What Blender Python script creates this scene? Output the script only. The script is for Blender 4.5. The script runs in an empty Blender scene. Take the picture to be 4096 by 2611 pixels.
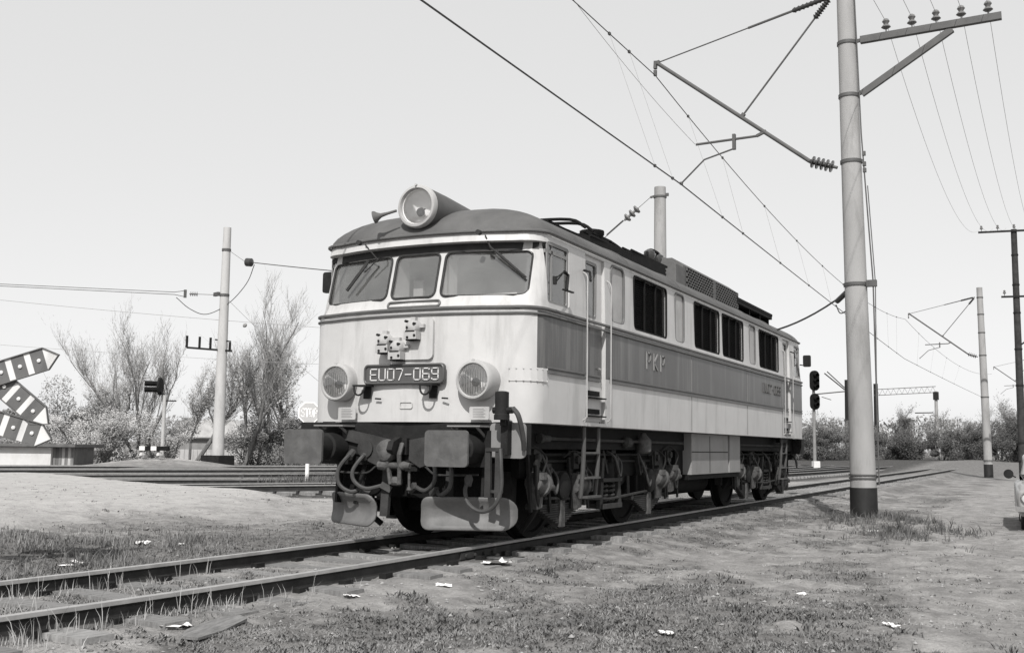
import bpy, bmesh, math, random
import numpy as np
from mathutils import Vector, Matrix

SC = bpy.context.scene
COL = SC.collection
R = math.radians
rng = random.Random(7)

# ------------------------------------------------------------ camera, world, sun, exposure
YAW, PITCH, ROLL, FPX = 0.46415, 0.11181, 0.01368, 4271.66
CAM = Vector((-10.148, -6.406, 1.084))
cam = bpy.data.cameras.new("camera"); cam_o = bpy.data.objects.new("camera", cam); COL.objects.link(cam_o)
fw = Vector((math.cos(YAW)*math.cos(PITCH), math.sin(YAW)*math.cos(PITCH), math.sin(PITCH)))
rt = Vector((math.sin(YAW), -math.cos(YAW), 0)); up = rt.cross(fw)
rt2 = rt*math.cos(ROLL) + up*math.sin(ROLL); up2 = up*math.cos(ROLL) - rt*math.sin(ROLL)
cam_o.matrix_world = Matrix(((rt2.x, up2.x, -fw.x, CAM.x), (rt2.y, up2.y, -fw.y, CAM.y), (rt2.z, up2.z, -fw.z, CAM.z), (0, 0, 0, 1)))
cam.sensor_width = 36.0; cam.lens = FPX/4096*36; cam.clip_start = 0.1; cam.clip_end = 6000
SC.camera = cam_o

SUN_DIR = Vector((1.0, 0.32, -0.98)).normalized()          # the way the light travels
world = bpy.data.worlds.new("World"); SC.world = world; world.use_nodes = True
nt = world.node_tree; nt.nodes.clear()
sky = nt.nodes.new("ShaderNodeTexSky"); sky.sky_type = 'NISHITA'; sky.sun_disc = False
sky.sun_elevation = math.asin(-SUN_DIR.z); sky.sun_rotation = math.atan2(-SUN_DIR.x, -SUN_DIR.y)
sky.air_density = 1.0; sky.dust_density = 1.2; sky.ozone_density = 1.0
bw = nt.nodes.new("ShaderNodeRGBToBW")                    # black and white film
ma = nt.nodes.new("ShaderNodeMath"); ma.operation = 'MULTIPLY_ADD'; ma.inputs[1].default_value = 0.45; ma.inputs[2].default_value = 6.5
bg = nt.nodes.new("ShaderNodeBackground"); bg.inputs[1].default_value = 0.10
wo = nt.nodes.new("ShaderNodeOutputWorld")
nt.links.new(sky.outputs[0], bw.inputs[0]); nt.links.new(bw.outputs[0], ma.inputs[0])
nt.links.new(ma.outputs[0], bg.inputs[0]); nt.links.new(bg.outputs[0], wo.inputs[0])
sl = bpy.data.lights.new("sun", 'SUN'); sl.energy = 4.9; sl.angle = R(0.5); sl.color = (1, 0.985, 0.965)
so = bpy.data.objects.new("sun", sl); COL.objects.link(so); so.rotation_euler = SUN_DIR.to_track_quat('-Z', 'Y').to_euler()
so.location = (-20, -10, 30)
SC.view_settings.view_transform = 'Standard'; SC.view_settings.look = 'None'
SC.view_settings.gamma = 1.0; SC.view_settings.use_curve_mapping = False; SC.view_settings.exposure = 0.0
SC.cycles.use_denoising = True
SC.cycles.max_bounces = 6; SC.cycles.transparent_max_bounces = 16

# ------------------------------------------------------------ materials (all greys: monochrome film)
def mat(name, base, rough=0.7, var=0.25, scale=4.0, stretch=(1, 1, 1), metal=0.0, bump=0.0, bscale=40.0, dirt=None, spec=0.4, detail=6.0, rand=0.0):
    m = bpy.data.materials.new(name); m.use_nodes = True
    n = m.node_tree.nodes; l = m.node_tree.links; b = n["Principled BSDF"]
    b.inputs["Roughness"].default_value = rough; b.inputs["Metallic"].default_value = metal
    b.inputs["Specular IOR Level"].default_value = spec
    tc = n.new("ShaderNodeTexCoord"); mp = n.new("ShaderNodeMapping"); mp.inputs["Scale"].default_value = stretch
    l.new(tc.outputs["Object"], mp.inputs[0])
    nz = n.new("ShaderNodeTexNoise"); nz.inputs["Scale"].default_value = scale; nz.inputs["Detail"].default_value = detail
    nz.inputs["Roughness"].default_value = 0.65
    l.new(mp.outputs[0], nz.inputs["Vector"])
    cr = n.new("ShaderNodeValToRGB")
    lo, hi = base*(1-var), base*(1+var)
    cr.color_ramp.elements[0].position = 0.3; cr.color_ramp.elements[0].color = (lo*1.01, lo*.998, lo*.985, 1)
    cr.color_ramp.elements[1].position = 0.7; cr.color_ramp.elements[1].color = (hi*1.01, hi*.998, hi*.985, 1)
    l.new(nz.outputs[0], cr.inputs[0]); out = cr.outputs[0]
    if dirt:                                              # (dirt colour, amount, scale, stretch): run-down streaks and stains
        dv, amt, dsc, dst = dirt
        mp2 = n.new("ShaderNodeMapping"); mp2.inputs["Scale"].default_value = dst; mp2.inputs["Location"].default_value = (3.1, 1.7, 5.2)
        l.new(tc.outputs["Object"], mp2.inputs[0])
        n2 = n.new("ShaderNodeTexNoise"); n2.inputs["Scale"].default_value = dsc; n2.inputs["Detail"].default_value = 8; n2.inputs["Roughness"].default_value = .7
        l.new(mp2.outputs[0], n2.inputs["Vector"])
        mr = n.new("ShaderNodeMapRange"); mr.inputs[1].default_value = .5; mr.inputs[2].default_value = .75; mr.inputs[4].default_value = amt
        l.new(n2.outputs[0], mr.inputs[0])
        mx = n.new("ShaderNodeMix"); mx.data_type = 'RGBA'; mx.inputs[7].default_value = (dv, dv*.985, dv*.96, 1)
        l.new(mr.outputs[0], mx.inputs[0]); l.new(out, mx.inputs[6]); out = mx.outputs[2]
    if rand:
        oi = n.new("ShaderNodeObjectInfo"); mr2 = n.new("ShaderNodeMapRange"); mr2.inputs[3].default_value = 1-rand; mr2.inputs[4].default_value = 1+rand
        l.new(oi.outputs["Random"], mr2.inputs[0])
        mu = n.new("ShaderNodeMix"); mu.data_type = 'RGBA'; mu.blend_type = 'MULTIPLY'; mu.inputs[0].default_value = 1
        l.new(out, mu.inputs[6]); l.new(mr2.outputs[0], mu.inputs[7]); out = mu.outputs[2]
    l.new(out, b.inputs["Base Color"])
    if bump:
        nb = n.new("ShaderNodeTexNoise"); nb.inputs["Scale"].default_value = bscale; nb.inputs["Detail"].default_value = 6
        l.new(tc.outputs["Object"], nb.inputs["Vector"])
        bp = n.new("ShaderNodeBump"); bp.inputs["Strength"].default_value = bump; bp.inputs["Distance"].default_value = .01
        l.new(nb.outputs[0], bp.inputs["Height"]); l.new(bp.outputs[0], b.inputs["Normal"])
    return m

M = {}
M['cream'] = mat('cream_paint', .455, .42, .07, 2.0, bump=.22, bscale=2.6, dirt=(.23, .62, 3.0, (1.4, 1.4, .20)))
M['band'] = mat('band_paint', .075, .42, .15, 2.0, (1, 1, .3), bump=.06, bscale=5, dirt=(.17, .9, 3.2, (1.8, 1.8, .12)))
M['inner'] = mat('cab_lining', .40, .8, .1)
M['roof'] = mat('roof_paint', .082, .7, .3, 1.6, bump=.15, bscale=8, dirt=(.12, .6, 1.8, (.6, 1.5, 1)))
M['black'] = mat('black_iron', .007, .75, .4, 6, bump=.3, spec=.15)
M['iron'] = mat('sooty_iron', .013, .7, .4, 5, bump=.3, dirt=(.03, .5, 3, (1, 1, 1)), spec=.2)
M['dusty'] = mat('dusty_iron', .036, .8, .4, 5, bump=.3, dirt=(.03, .7, 5, (1, 1, 1)), spec=.2)
M['dust2'] = mat('dusty_casting', .08, .8, .45, 9, bump=.5, dirt=(.03, .9, 7, (1, 1, 1)), spec=.2)
M['grey'] = mat('grey_paint', .20, .55, .15, 3, dirt=(.12, .5, 4, (1, 1, .4)))
M['lgrey'] = mat('light_grey_paint', .36, .6, .12, 3, dirt=(.22, .5, 3, (1, 1, .5)))
M['white'] = mat('white_paint', .60, .45, .06, 4)
M['trim'] = mat('dark_trim', .10, .5, .2, 4)
M['rubber'] = mat('rubber', .035, .7, .2, 8, spec=.2)
M['plough'] = mat('dusty_plough_steel', .115, .6, .2, 3, bump=.2, dirt=(.08, .7, 4, (1, 1, 1)))
M['roofgrey'] = mat('roof_grey_paint', .10, .7, .2, 3, dirt=(.05, .6, 4, (1, 1, 1)))
M['ladder'] = mat('ladder_steel', .07, .7, .3, 5, dirt=(.06, .6, 5, (1, 1, 1)))
M['boxpaint'] = mat('dusty_box_paint', .21, .7, .1, 2, dirt=(.12, .6, 2.5, (1, 1, .5)))
M['hose'] = mat('hose_rubber', .045, .6, .25, 9)
M['buffer'] = mat('greasy_steel', .08, .6, .3, 5, bump=.4, bscale=14, dirt=(.05, .6, 4, (1, 1, 1)))
M['rail_side'] = mat('rusty_rail', .035, .75, .35, 5, bump=.4, spec=.2)
M['rail_top'] = mat('worn_rail_head', .30, .5, .2, 6, metal=.1)
M['sleeper'] = mat('old_sleeper_wood', .19, .9, .4, 5, (1, 6, 1), bump=.6, rand=.25)
M['concrete'] = mat('spun_concrete', .28, .85, .14, 1.5, (1, 1, .35), bump=.3, dirt=(.15, .85, 2.8, (1, 1, .22)))
M['paleconc'] = mat('pale_concrete', .42, .85, .1, 1.5, (1, 1, .35), bump=.2, dirt=(.25, .6, 2.0, (1, 1, .3)))
M['signwhite'] = mat('sign_white', .82, .4, .04, 4)
M['tar'] = mat('tar_paint', .012, .6, .3, 5, dirt=(.03, .5, 4, (1, 1, .4)))
M['galv'] = mat('dull_steel_tube', .075, .6, .2, 5)
M['wire'] = mat('bare_wire', .06, .6, .1, 5)
M['thinwire'] = mat('thin_grey_wire', .24, .6, .1, 5)
M['porc'] = mat('brown_porcelain', .035, .25, .2, 5, spec=.6)
M['porc2'] = mat('grey_glass_insulator', .14, .25, .2, 5, spec=.6)
M['bark'] = mat('bark', .13, .9, .4, 6, (1, 1, .3), bump=.5)
M['bark2'] = mat('pale_bark', .24, .9, .35, 6, (1, 1, .3), bump=.5)
M['twig'] = mat('twig', .24, .9, .3, 2)
M['leaf'] = mat('spring_leaf', .30, .8, .35, 1.2)
M['leaf_d'] = mat('dark_leaf', .075, .8, .45, .8)
M['leaf_m'] = mat('mid_leaf', .16, .8, .45, .8)
M['blossom'] = mat('blossom', .46, .8, .25, 1.5)
M['grass'] = mat('grass_blade', .155, .8, .45, 1.7)
M['weed'] = mat('dark_weed_leaf', .10, .8, .4, 2)
M['dry'] = mat('dry_grass_blade', .30, .8, .3, 2)
M['paper'] = mat('crumpled_paper', .66, .8, .08, 9)
M['stone'] = mat('dusty_stone', .26, .9, .35, 30)
M['plaster'] = mat('whitewashed_plaster', .52, .9, .10, 1.5, bump=.2, dirt=(.40, .6, 1.5, (1, 1, .6)))
M['wood'] = mat('weathered_board', .13, .9, .35, 3, (6, 6, .4), bump=.3, rand=.3)
M['felt'] = mat('felt_roof', .10, .9, .3, 2)
M['slate'] = mat('pale_roof', .42, .8, .2, 3)
M['red'] = mat('red_stripe', .10, .6, .2, 3)
M['stopred'] = mat('stop_sign_red', .42, .5, .08, 3)
M['carpaint'] = mat('car_paint', .28, .25, .03, 2, spec=.6)
M['chrome'] = mat('chrome', .65, .18, .05, 3, metal=1.0)
M['reflect'] = mat('lamp_reflector', .92, .3, .04, 3, metal=.1, spec=.8)
M['plate'] = mat('number_plate_enamel', .07, .45, .1, 3)

def glass(name, tint, dust, gloss):
    m = bpy.data.materials.new(name); m.use_nodes = True
    n = m.node_tree.nodes; l = m.node_tree.links; n.clear()
    o = n.new("ShaderNodeOutputMaterial"); t = n.new("ShaderNodeBsdfTransparent"); t.inputs[0].default_value = (tint, tint, tint, 1)
    g = n.new("ShaderNodeBsdfGlossy"); g.inputs["Roughness"].default_value = .03; g.inputs[0].default_value = (.9, .9, .9, 1)
    d = n.new("ShaderNodeBsdfDiffuse"); d.inputs[0].default_value = (.6, .6, .58, 1)
    lw = n.new("ShaderNodeLayerWeight"); lw.inputs[0].default_value = .35
    mr = n.new("ShaderNodeMapRange"); mr.inputs[3].default_value = gloss; mr.inputs[4].default_value = 1
    nz = n.new("ShaderNodeTexNoise"); nz.inputs["Scale"].default_value = 2.5; nz.inputs["Detail"].default_value = 7
    tc = n.new("ShaderNodeTexCoord"); l.new(tc.outputs["Object"], nz.inputs["Vector"])
    mr2 = n.new("ShaderNodeMapRange"); mr2.inputs[1].default_value = .3; mr2.inputs[2].default_value = .7; mr2.inputs[3].default_value = dust*.7; mr2.inputs[4].default_value = dust*1.3
    l.new(nz.outputs[0], mr2.inputs[0])
    m1 = n.new("ShaderNodeMixShader"); l.new(mr2.outputs[0], m1.inputs[0]); l.new(t.outputs[0], m1.inputs[1]); l.new(d.outputs[0], m1.inputs[2])
    l.new(lw.outputs["Fresnel"], mr.inputs[0])
    m2 = n.new("ShaderNodeMixShader"); l.new(mr.outputs[0], m2.inputs[0]); l.new(m1.outputs[0], m2.inputs[1]); l.new(g.outputs[0], m2.inputs[2])
    l.new(m2.outputs[0], o.inputs[0])
    return m
M['glass'] = glass('dusty_window_glass', .85, .13, .10)
M['lens'] = glass('lamp_lens', .93, .04, .05)

# ------------------------------------------------------------ mesh builder
class MB:
    def __init__(s): s.v = []; s.f = []; s.m = []
    def add(s, vs, fs, mi=0):
        o = len(s.v); s.v += [tuple(p) for p in vs]
        for f in fs: s.f.append([i+o for i in f]); s.m.append(mi)
        return s
    def box(s, x0, x1, y0, y1, z0, z1, mi=0):
        vs = [(x, y, z) for x in (x0, x1) for y in (y0, y1) for z in (z0, z1)]
        return s.add(vs, [(0, 1, 3, 2), (4, 6, 7, 5), (0, 4, 5, 1), (2, 3, 7, 6), (0, 2, 6, 4), (1, 5, 7, 3)], mi)
    def obox(s, c, a, b, d, mi=0):
        c, a, b, d = map(Vector, (c, a, b, d))
        vs = [c+a*i+b*j+d*k for i in (-1, 1) for j in (-1, 1) for k in (-1, 1)]
        return s.add(vs, [(0, 1, 3, 2), (4, 6, 7, 5), (0, 4, 5, 1), (2, 3, 7, 6), (0, 2, 6, 4), (1, 5, 7, 3)], mi)
    def beam(s, p, q, w, h, upv=(0, 0, 1), mi=0):
        p, q = Vector(p), Vector(q); d = (q-p); t = d.normalized(); u = Vector(upv)
        if abs(t.dot(u)) > .98: u = Vector((0, 1, 0))
        sd = t.cross(u).normalized(); u2 = sd.cross(t)
        return s.obox((p+q)/2, d/2, sd*w/2, u2*h/2, mi)
    def tube(s, pts, r, n=8, caps=True, mi=0):
        pts = [Vector(p) for p in pts]; k = len(pts)
        rs = r if isinstance(r, (list, tuple)) else [r]*k
        t0 = (pts[1]-pts[0]).normalized(); u = Vector((0, 0, 1)) if abs(t0.z) < .9 else Vector((1, 0, 0))
        u = (u-t0*u.dot(t0)).normalized(); vs = []
        for i in range(k):
            t = (pts[min(i+1, k-1)]-pts[max(i-1, 0)])
            t = t.normalized() if t.length > 1e-9 else t0
            u = (u-t*u.dot(t)).normalized(); w = t.cross(u)
            vs += [pts[i]+(u*math.cos(2*math.pi*j/n)+w*math.sin(2*math.pi*j/n))*rs[i] for j in range(n)]
        fs = [(i*n+j, i*n+(j+1) % n, (i+1)*n+(j+1) % n, (i+1)*n+j) for i in range(k-1) for j in range(n)]
        if caps: fs += [tuple(range(n-1, -1, -1)), tuple((k-1)*n+j for j in range(n))]
        return s.add(vs, fs, mi)
    def cyl(s, p, q, r0, r1=None, n=16, mi=0):
        return s.tube([p, q], [r0, r0 if r1 is None else r1], n, True, mi)
    def lathe(s, p, ax, prof, n=20, caps=True, mi=0):      # prof: [(distance along axis, radius)]
        p, ax = Vector(p), Vector(ax).normalized()
        u = Vector((0, 0, 1)) if abs(ax.z) < .9 else Vector((1, 0, 0)); u = (u-ax*u.dot(ax)).normalized(); w = ax.cross(u)
        k = len(prof); vs = []
        for d, r in prof: vs += [p+ax*d+(u*math.cos(2*math.pi*j/n)+w*math.sin(2*math.pi*j/n))*max(r, 1e-4) for j in range(n)]
        fs = [(i*n+j, i*n+(j+1) % n, (i+1)*n+(j+1) % n, (i+1)*n+j) for i in range(k-1) for j in range(n)]
        if caps: fs += [tuple(range(n-1, -1, -1)), tuple((k-1)*n+j for j in range(n))]
        return s.add(vs, fs, mi)
    def prism(s, poly, o, u, v, d, mi=0):                  # polygon in the (u, v) plane at o, extruded by the vector d
        o, u, v, d = map(Vector, (o, u, v, d)); k = len(poly)
        a = [o+u*x+v*y for x, y in poly]; vs = a+[p+d for p in a]
        fs = [tuple(range(k-1, -1, -1)), tuple(range(k, 2*k))]+[(i, (i+1) % k, k+(i+1) % k, k+i) for i in range(k)]
        return s.add(vs, fs, mi)
    def ring(s, outer, inner, o, u, v, d, mi=0):           # frame between two polygons of equal count
        o, u, v, d = map(Vector, (o, u, v, d)); k = len(outer)
        A = [o+u*x+v*y for x, y in outer]; B = [o+u*x+v*y for x, y in inner]
        vs = A+B+[p+d for p in A]+[p+d for p in B]; fs = []
        for i in range(k):
            j = (i+1) % k
            fs += [(i, j, k+j, k+i), (2*k+i, 3*k+i, 3*k+j, 2*k+j), (i, 2*k+i, 2*k+j, j), (k+i, k+j, 3*k+j, 3*k+i)]
        return s.add(vs, fs, mi)
    def build(s, name, mats, parent=None, loc=None, smooth=True, ang=35):
        me = bpy.data.meshes.new(name); me.from_pydata(s.v, [], s.f)
        mats = mats if isinstance(mats, (list, tuple)) else [mats]
        for m in mats: me.materials.append(M[m] if isinstance(m, str) else m)
        if len(mats) > 1: me.polygons.foreach_set("material_index", s.m)
        bm = bmesh.new(); bm.from_mesh(me); bmesh.ops.recalc_face_normals(bm, faces=bm.faces); bm.to_mesh(me); bm.free()
        if smooth:
            me.polygons.foreach_set("use_smooth", [True]*len(me.polygons)); me.set_sharp_from_angle(angle=R(ang))
        me.update()
        o = bpy.data.objects.new(name, me); COL.objects.link(o)
        if parent: o.parent = parent
        if loc is not None:
            me.transform(Matrix.Translation(-Vector(loc))); o.location = loc
        return o

def tag(o, label=None, cat=None, group=None, kind=None):
    if label: o['label'] = label
    if cat: o['category'] = cat
    if group: o['group'] = group
    if kind: o['kind'] = kind
    return o
def thing(name, loc, label, cat, group=None, rz=0):        # parts are built in coordinates relative to loc
    o = bpy.data.objects.new(name, None); COL.objects.link(o); o.location = loc; o.rotation_euler = (0, 0, rz); o.empty_display_size = .3
    return tag(o, label, cat, group)
def kids(o): return [c for c in bpy.data.objects if c.parent == o]
def copy_tree(o, parent=None):
    c = o.copy(); COL.objects.link(c)
    if parent: c.parent = parent
    for k in kids(o): copy_tree(k, c)
    return c
def rrect(x0, x1, y0, y1, r, n=4):
    out = []
    for cx, cy, a in ((x1-r, y1-r, 0), (x0+r, y1-r, 90), (x0+r, y0+r, 180), (x1-r, y0+r, 270)):
        out += [(cx+r*math.cos(R(a+90*i/n)), cy+r*math.sin(R(a+90*i/n))) for i in range(n+1)]
    return out
def bez(p0, p1, p2, p3, n=12):
    p0, p1, p2, p3 = map(Vector, (p0, p1, p2, p3))
    return [p0*(1-t)**3+p1*3*t*(1-t)**2+p2*3*t*t*(1-t)+p3*t**3 for t in [i/n for i in range(n+1)]]
def smooth_path(pts, n=6):
    P = [Vector(p) for p in pts]; P = [2*P[0]-P[1]]+P+[2*P[-1]-P[-2]]; out = []
    for i in range(1, len(P)-2):
        a, b, c, d = P[i-1:i+3]
        for k in range(n):
            t = k/n; out.append(.5*((2*b)+(c-a)*t+(2*a-5*b+4*c-d)*t*t+(3*b-a-3*c+d)*t**3))
    return out+[P[-2]]
def sag(a, b, s, n=24):
    a, b = Vector(a), Vector(b)
    return [a.lerp(b, i/n)-Vector((0, 0, 4*s*(i/n)*(1-i/n))) for i in range(n+1)]
GL = {'E': [[(1, 1), (0, 1), (0, 0), (1, 0)], [(0, .5), (.85, .5)]], 'U': [[(0, 1), (0, .12), (.12, 0), (.88, 0), (1, .12), (1, 1)]],
      '0': [[(.12, 0), (0, .1), (0, .9), (.12, 1), (.88, 1), (1, .9), (1, .1), (.88, 0), (.12, 0)]], '7': [[(0, 1), (1, 1), (.95, .75), (.45, 0)]],
      '-': [[(.05, .48), (.95, .48)]], '6': [[(1, .9), (.88, 1), (.12, 1), (0, .9), (0, .1), (.12, 0), (.88, 0), (1, .1), (1, .42), (.88, .52), (0, .52)]],
      '9': [[(0, .1), (.12, 0), (.88, 0), (1, .1), (1, .9), (.88, 1), (.12, 1), (0, .9), (0, .58), (.12, .48), (1, .48)]],
      'P': [[(0, 0), (0, 1), (.9, 1), (1, .92), (1, .55), (.9, .46), (0, .46)]], 'K': [[(0, 0), (0, 1)], [(1, 1), (.05, .45), (1, 0)]],
      'S': [[(1, .88), (.85, 1), (.15, 1), (0, .88), (0, .62), (.15, .52), (.85, .48), (1, .38), (1, .12), (.85, 0), (.15, 0), (0, .12)]],
      'T': [[(0, 1), (1, 1)], [(.5, 1), (.5, 0)]], 'O': [[(.2, 0), (0, .2), (0, .8), (.2, 1), (.8, 1), (1, .8), (1, .2), (.8, 0), (.2, 0)]]}
def lettering(parent, m, text, o, u, v, w, h, gap, t, nrm, depth):
    o, u, v, nrm = Vector(o), Vector(u), Vector(v), Vector(nrm); x = 0
    for ch in text:
        mb = MB()
        for st in GL.get(ch, []):
            for a, b in zip(st, st[1:]):
                pa = o+u*(x+a[0]*w)+v*(a[1]*h); pb = o+u*(x+b[0]*w)+v*(b[1]*h)
                e = (pb-pa).normalized()*t*.45
                mb.beam(pa-e+nrm*depth/2, pb+e+nrm*depth/2, t, depth, nrm)
        mb.build('letter', m, parent, smooth=False); x += w+gap

# ------------------------------------------------------------ value noise for ground and scattering
class VN:
    def __init__(s, seed): s.t = np.random.RandomState(seed).rand(256, 256)
    def __call__(s, x, y, f):
        x = np.asarray(x, float)*f+517.3; y = np.asarray(y, float)*f+291.7
        xi = np.floor(x).astype(int); yi = np.floor(y).astype(int); fx = x-xi; fy = y-yi
        fx = fx*fx*(3-2*fx); fy = fy*fy*(3-2*fy); t = s.t
        g = lambda a, b: t[a & 255, b & 255]
        return (g(xi, yi)*(1-fx)+g(xi+1, yi)*fx)*(1-fy)+(g(xi, yi+1)*(1-fx)+g(xi+1, yi+1)*fx)*fy
N1, N2, N3, N4 = VN(1), VN(2), VN(3), VN(4)
def fbm(n, x, y, f, o=4):
    s = 0; a = .5
    for i in range(o): s = s+a*n(x, y, f*2**i); a *= .5
    return s/(1-.5**o)
def sst(a, b, x):
    t = np.clip((x-a)/(b-a), 0, 1); return t*t*(3-2*t)

def track_y(x):                                            # centre line of the locomotive's own track
    x = np.asarray(x, float)
    return np.where(x < -1, .009*(x+1)**2, np.where(x > 70, -.0009*(x-70)**2, 0.0))
def road_mask(x, y):                                       # sandy level crossing on the left
    e = 11.0+(y-12.7)*.42+1.2*(fbm(N3, x, y, .5, 3)-.5)
    return sst(1.2, -1.2, x-e)*sst(5.6, 9.5, y+2.2*(fbm(N2, x, y, .35, 3)-.5)+.10*x)*sst(26.5, 24, y)
def gz(x, y):
    x = np.asarray(x, float); y = np.asarray(y, float)
    d = np.hypot(x-CAM.x, y-CAM.y)
    h = -.25+.10*(fbm(N1, x, y, .22, 3)-.5)+.07*(fbm(N2, x, y, 1.1, 4)-.5)*sst(60, 25, d)
    r = np.abs(y-track_y(x))
    bed = -.138+.05*(fbm(N2, x, y, 1.6, 4)-.5)
    w = sst(2.3, 1.0, r)*(x > -60)*(x < 140); h = h*(1-w)+bed*w
    rm = road_mask(x, y); h = h*(1-rm)+(.02+.05*(fbm(N1, x, y, .3, 3)-.5))*rm
    h = h+.14*np.exp(-((x-10.2)**2+(y+3.5)**2)/1.6)        # hump round the mast foot
    h = h+.55*np.exp(-((x-28.6)**2+(y-31.6)**2)/14)        # sand heap under the crossing lights
    h = h+.16*np.exp(-((x+1.2)**2/3+(y-5.6)**2/.5))        # grassy bank left of the track
    h = h+.05*np.exp(-((y+5.0+.1*(x+4))**2)/.25)*(fbm(N3, x, y, .9, 3))*sst(16, 6, d)
    h = h+sst(70, 105, d)*.55
    near = sst(40, 15, d)*(1-.6*rm)
    h = h+near*(.05*(N3(x, y, 2.3)-.5)+.035*(N4(x, y, 5.1)-.5)+.02*(N2(x, y, 11.0)-.5))*(1-.5*w)
    return h
def covers(x, y):                                          # (grass, sand) amounts 0..1
    r = y-track_y(x)
    n = fbm(N2, x, y, .55, 5); n2 = fbm(N4, x, y, 1.7, 4)
    g = sst(.47, .60, n*.7+n2*.3)
    left = sst(1.0, 1.6, r)
    strip = left*sst(6.6, 3.6, y+.16*np.maximum(x, -6)+1.6*(n-.5))*sst(14, 4, x)
    gl = np.clip(g*.55+strip*.9, 0, 1)*left*(1-road_mask(x, y)*.95)
    right = sst(-.9, -1.6, r)
    edge = np.interp(x, [-6, -1.9, 4, 12.9, 40], [-6.6, -5.55, -4.45, -4.1, -4.4])+.5*(n-.5)
    path = np.exp(-((r+2.75+.3*np.sin(x*.7)+.8*(n2-.5))**2)/.10)*.75*sst(-3.5, 0, x)+np.exp(-((r+1.35)**2)/.05)*.5
    road = sst(.25, -.25, y-edge)
    n3 = fbm(N1, x, y, 3.6, 3)
    gr = np.clip(sst(.40, .57, n*.45+n2*.35+n3*.20)*(1-path)*(1-.88*road), 0, 1)*right
    bed = sst(1.1, .8, np.abs(r))*sst(.5, .62, n2)*.5*sst(3, -1, x)
    bed = np.maximum(bed, sst(1.1, .9, np.abs(r))*sst(-2.8, -4.0, x)*sst(.38, .5, n2))
    d = np.hypot(x-CAM.x, y-CAM.y)
    far = sst(45, 80, d)*.85*(1-np.exp(-((x-28.6)**2+(y-31.6)**2)/40))
    G = np.clip(np.maximum(np.maximum(gl, gr), np.maximum(bed, far)), 0, 1)
    S = np.clip(np.maximum(road_mask(x, y), left*sst(5.0, 9.5, y+.1*x)*sst(30, 20, y)*.8), 0, 1)
    S = np.maximum(S, np.exp(-((x-28.6)**2+(y-31.6)**2)/40)); S = np.maximum(S, np.exp(-((x+5.3)**2/.35+(y+1.15)**2/.10)))
    return G, S

far_tracks = [
    ('nearest of the yard tracks, running past the white-posted octagonal sign', [(1, 22.5), (6, 17.5), (11.6, 12.9), (20, 8.9), (30, 6.7), (48, 5.1), (80, 4.9), (110, 4.6), (150, 2.5)]),
    ('second yard track, between the octagonal sign and the locomotive rear', [(0, 29.5), (8, 22.4), (14.5, 17.0), (19, 14.0), (30, 9.9), (45, 8.0), (70, 7.6), (110, 7.6), (160, 6)]),
    ('third yard track, seen beyond the sandy level crossing', [(0, 33.5), (10, 26.2), (16, 22.0), (23, 18.3), (40, 13.2), (60, 11.5), (110, 11.5), (170, 10.5)]),
    ('fourth yard track, between the crossing light heap and the third track', [(-10, 45), (8.5, 33.6), (19, 27.6), (28, 22.6), (42.5, 17), (60, 14.4), (100, 13.5), (170, 12.8)]),
    ('farthest yard track, in front of the bare trees and white mast', [(-8, 50), (12, 38.5), (22, 32.6), (33, 26.3), (45, 20.5), (60, 17.2), (90, 15.5), (170, 15)])]
FAR_PATHS = [[(p.x, p.y) for p in smooth_path([(x, y, 0) for x, y in c], 8)] for _, c in far_tracks]
def far_dist(x, y):
    x = np.asarray(x, float); y = np.asarray(y, float); d = np.full(x.shape, 99.0)
    for P in FAR_PATHS:
        for (ax_, ay_), (bx_, by_) in zip(P, P[1:]):
            ux, uy = bx_-ax_, by_-ay_; t = np.clip(((x-ax_)*ux+(y-ay_)*uy)/(ux*ux+uy*uy), 0, 1)
            d = np.minimum(d, np.hypot(x-ax_-t*ux, y-ay_-t*uy))
    return d
def ballast_shade(x, y):
    b = sst(3.0, 1.8, far_dist(x, y))*(1-road_mask(x, y))*(1-np.exp(-((x-28.6)**2+(y-31.6)**2)/16))
    st = sst(1.25, .8, np.abs(y-track_y(x))+.35*(fbm(N4, x, y, 2.5, 3)-.5))*sst(-.6, .6, x)*sst(15.2, 14.2, x)*.75  # shade under the locomotive painted into the ground colour
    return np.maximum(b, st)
def gpt(x, y, dz=0.0): return Vector((x, y, float(gz(x, y))+dz))

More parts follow.
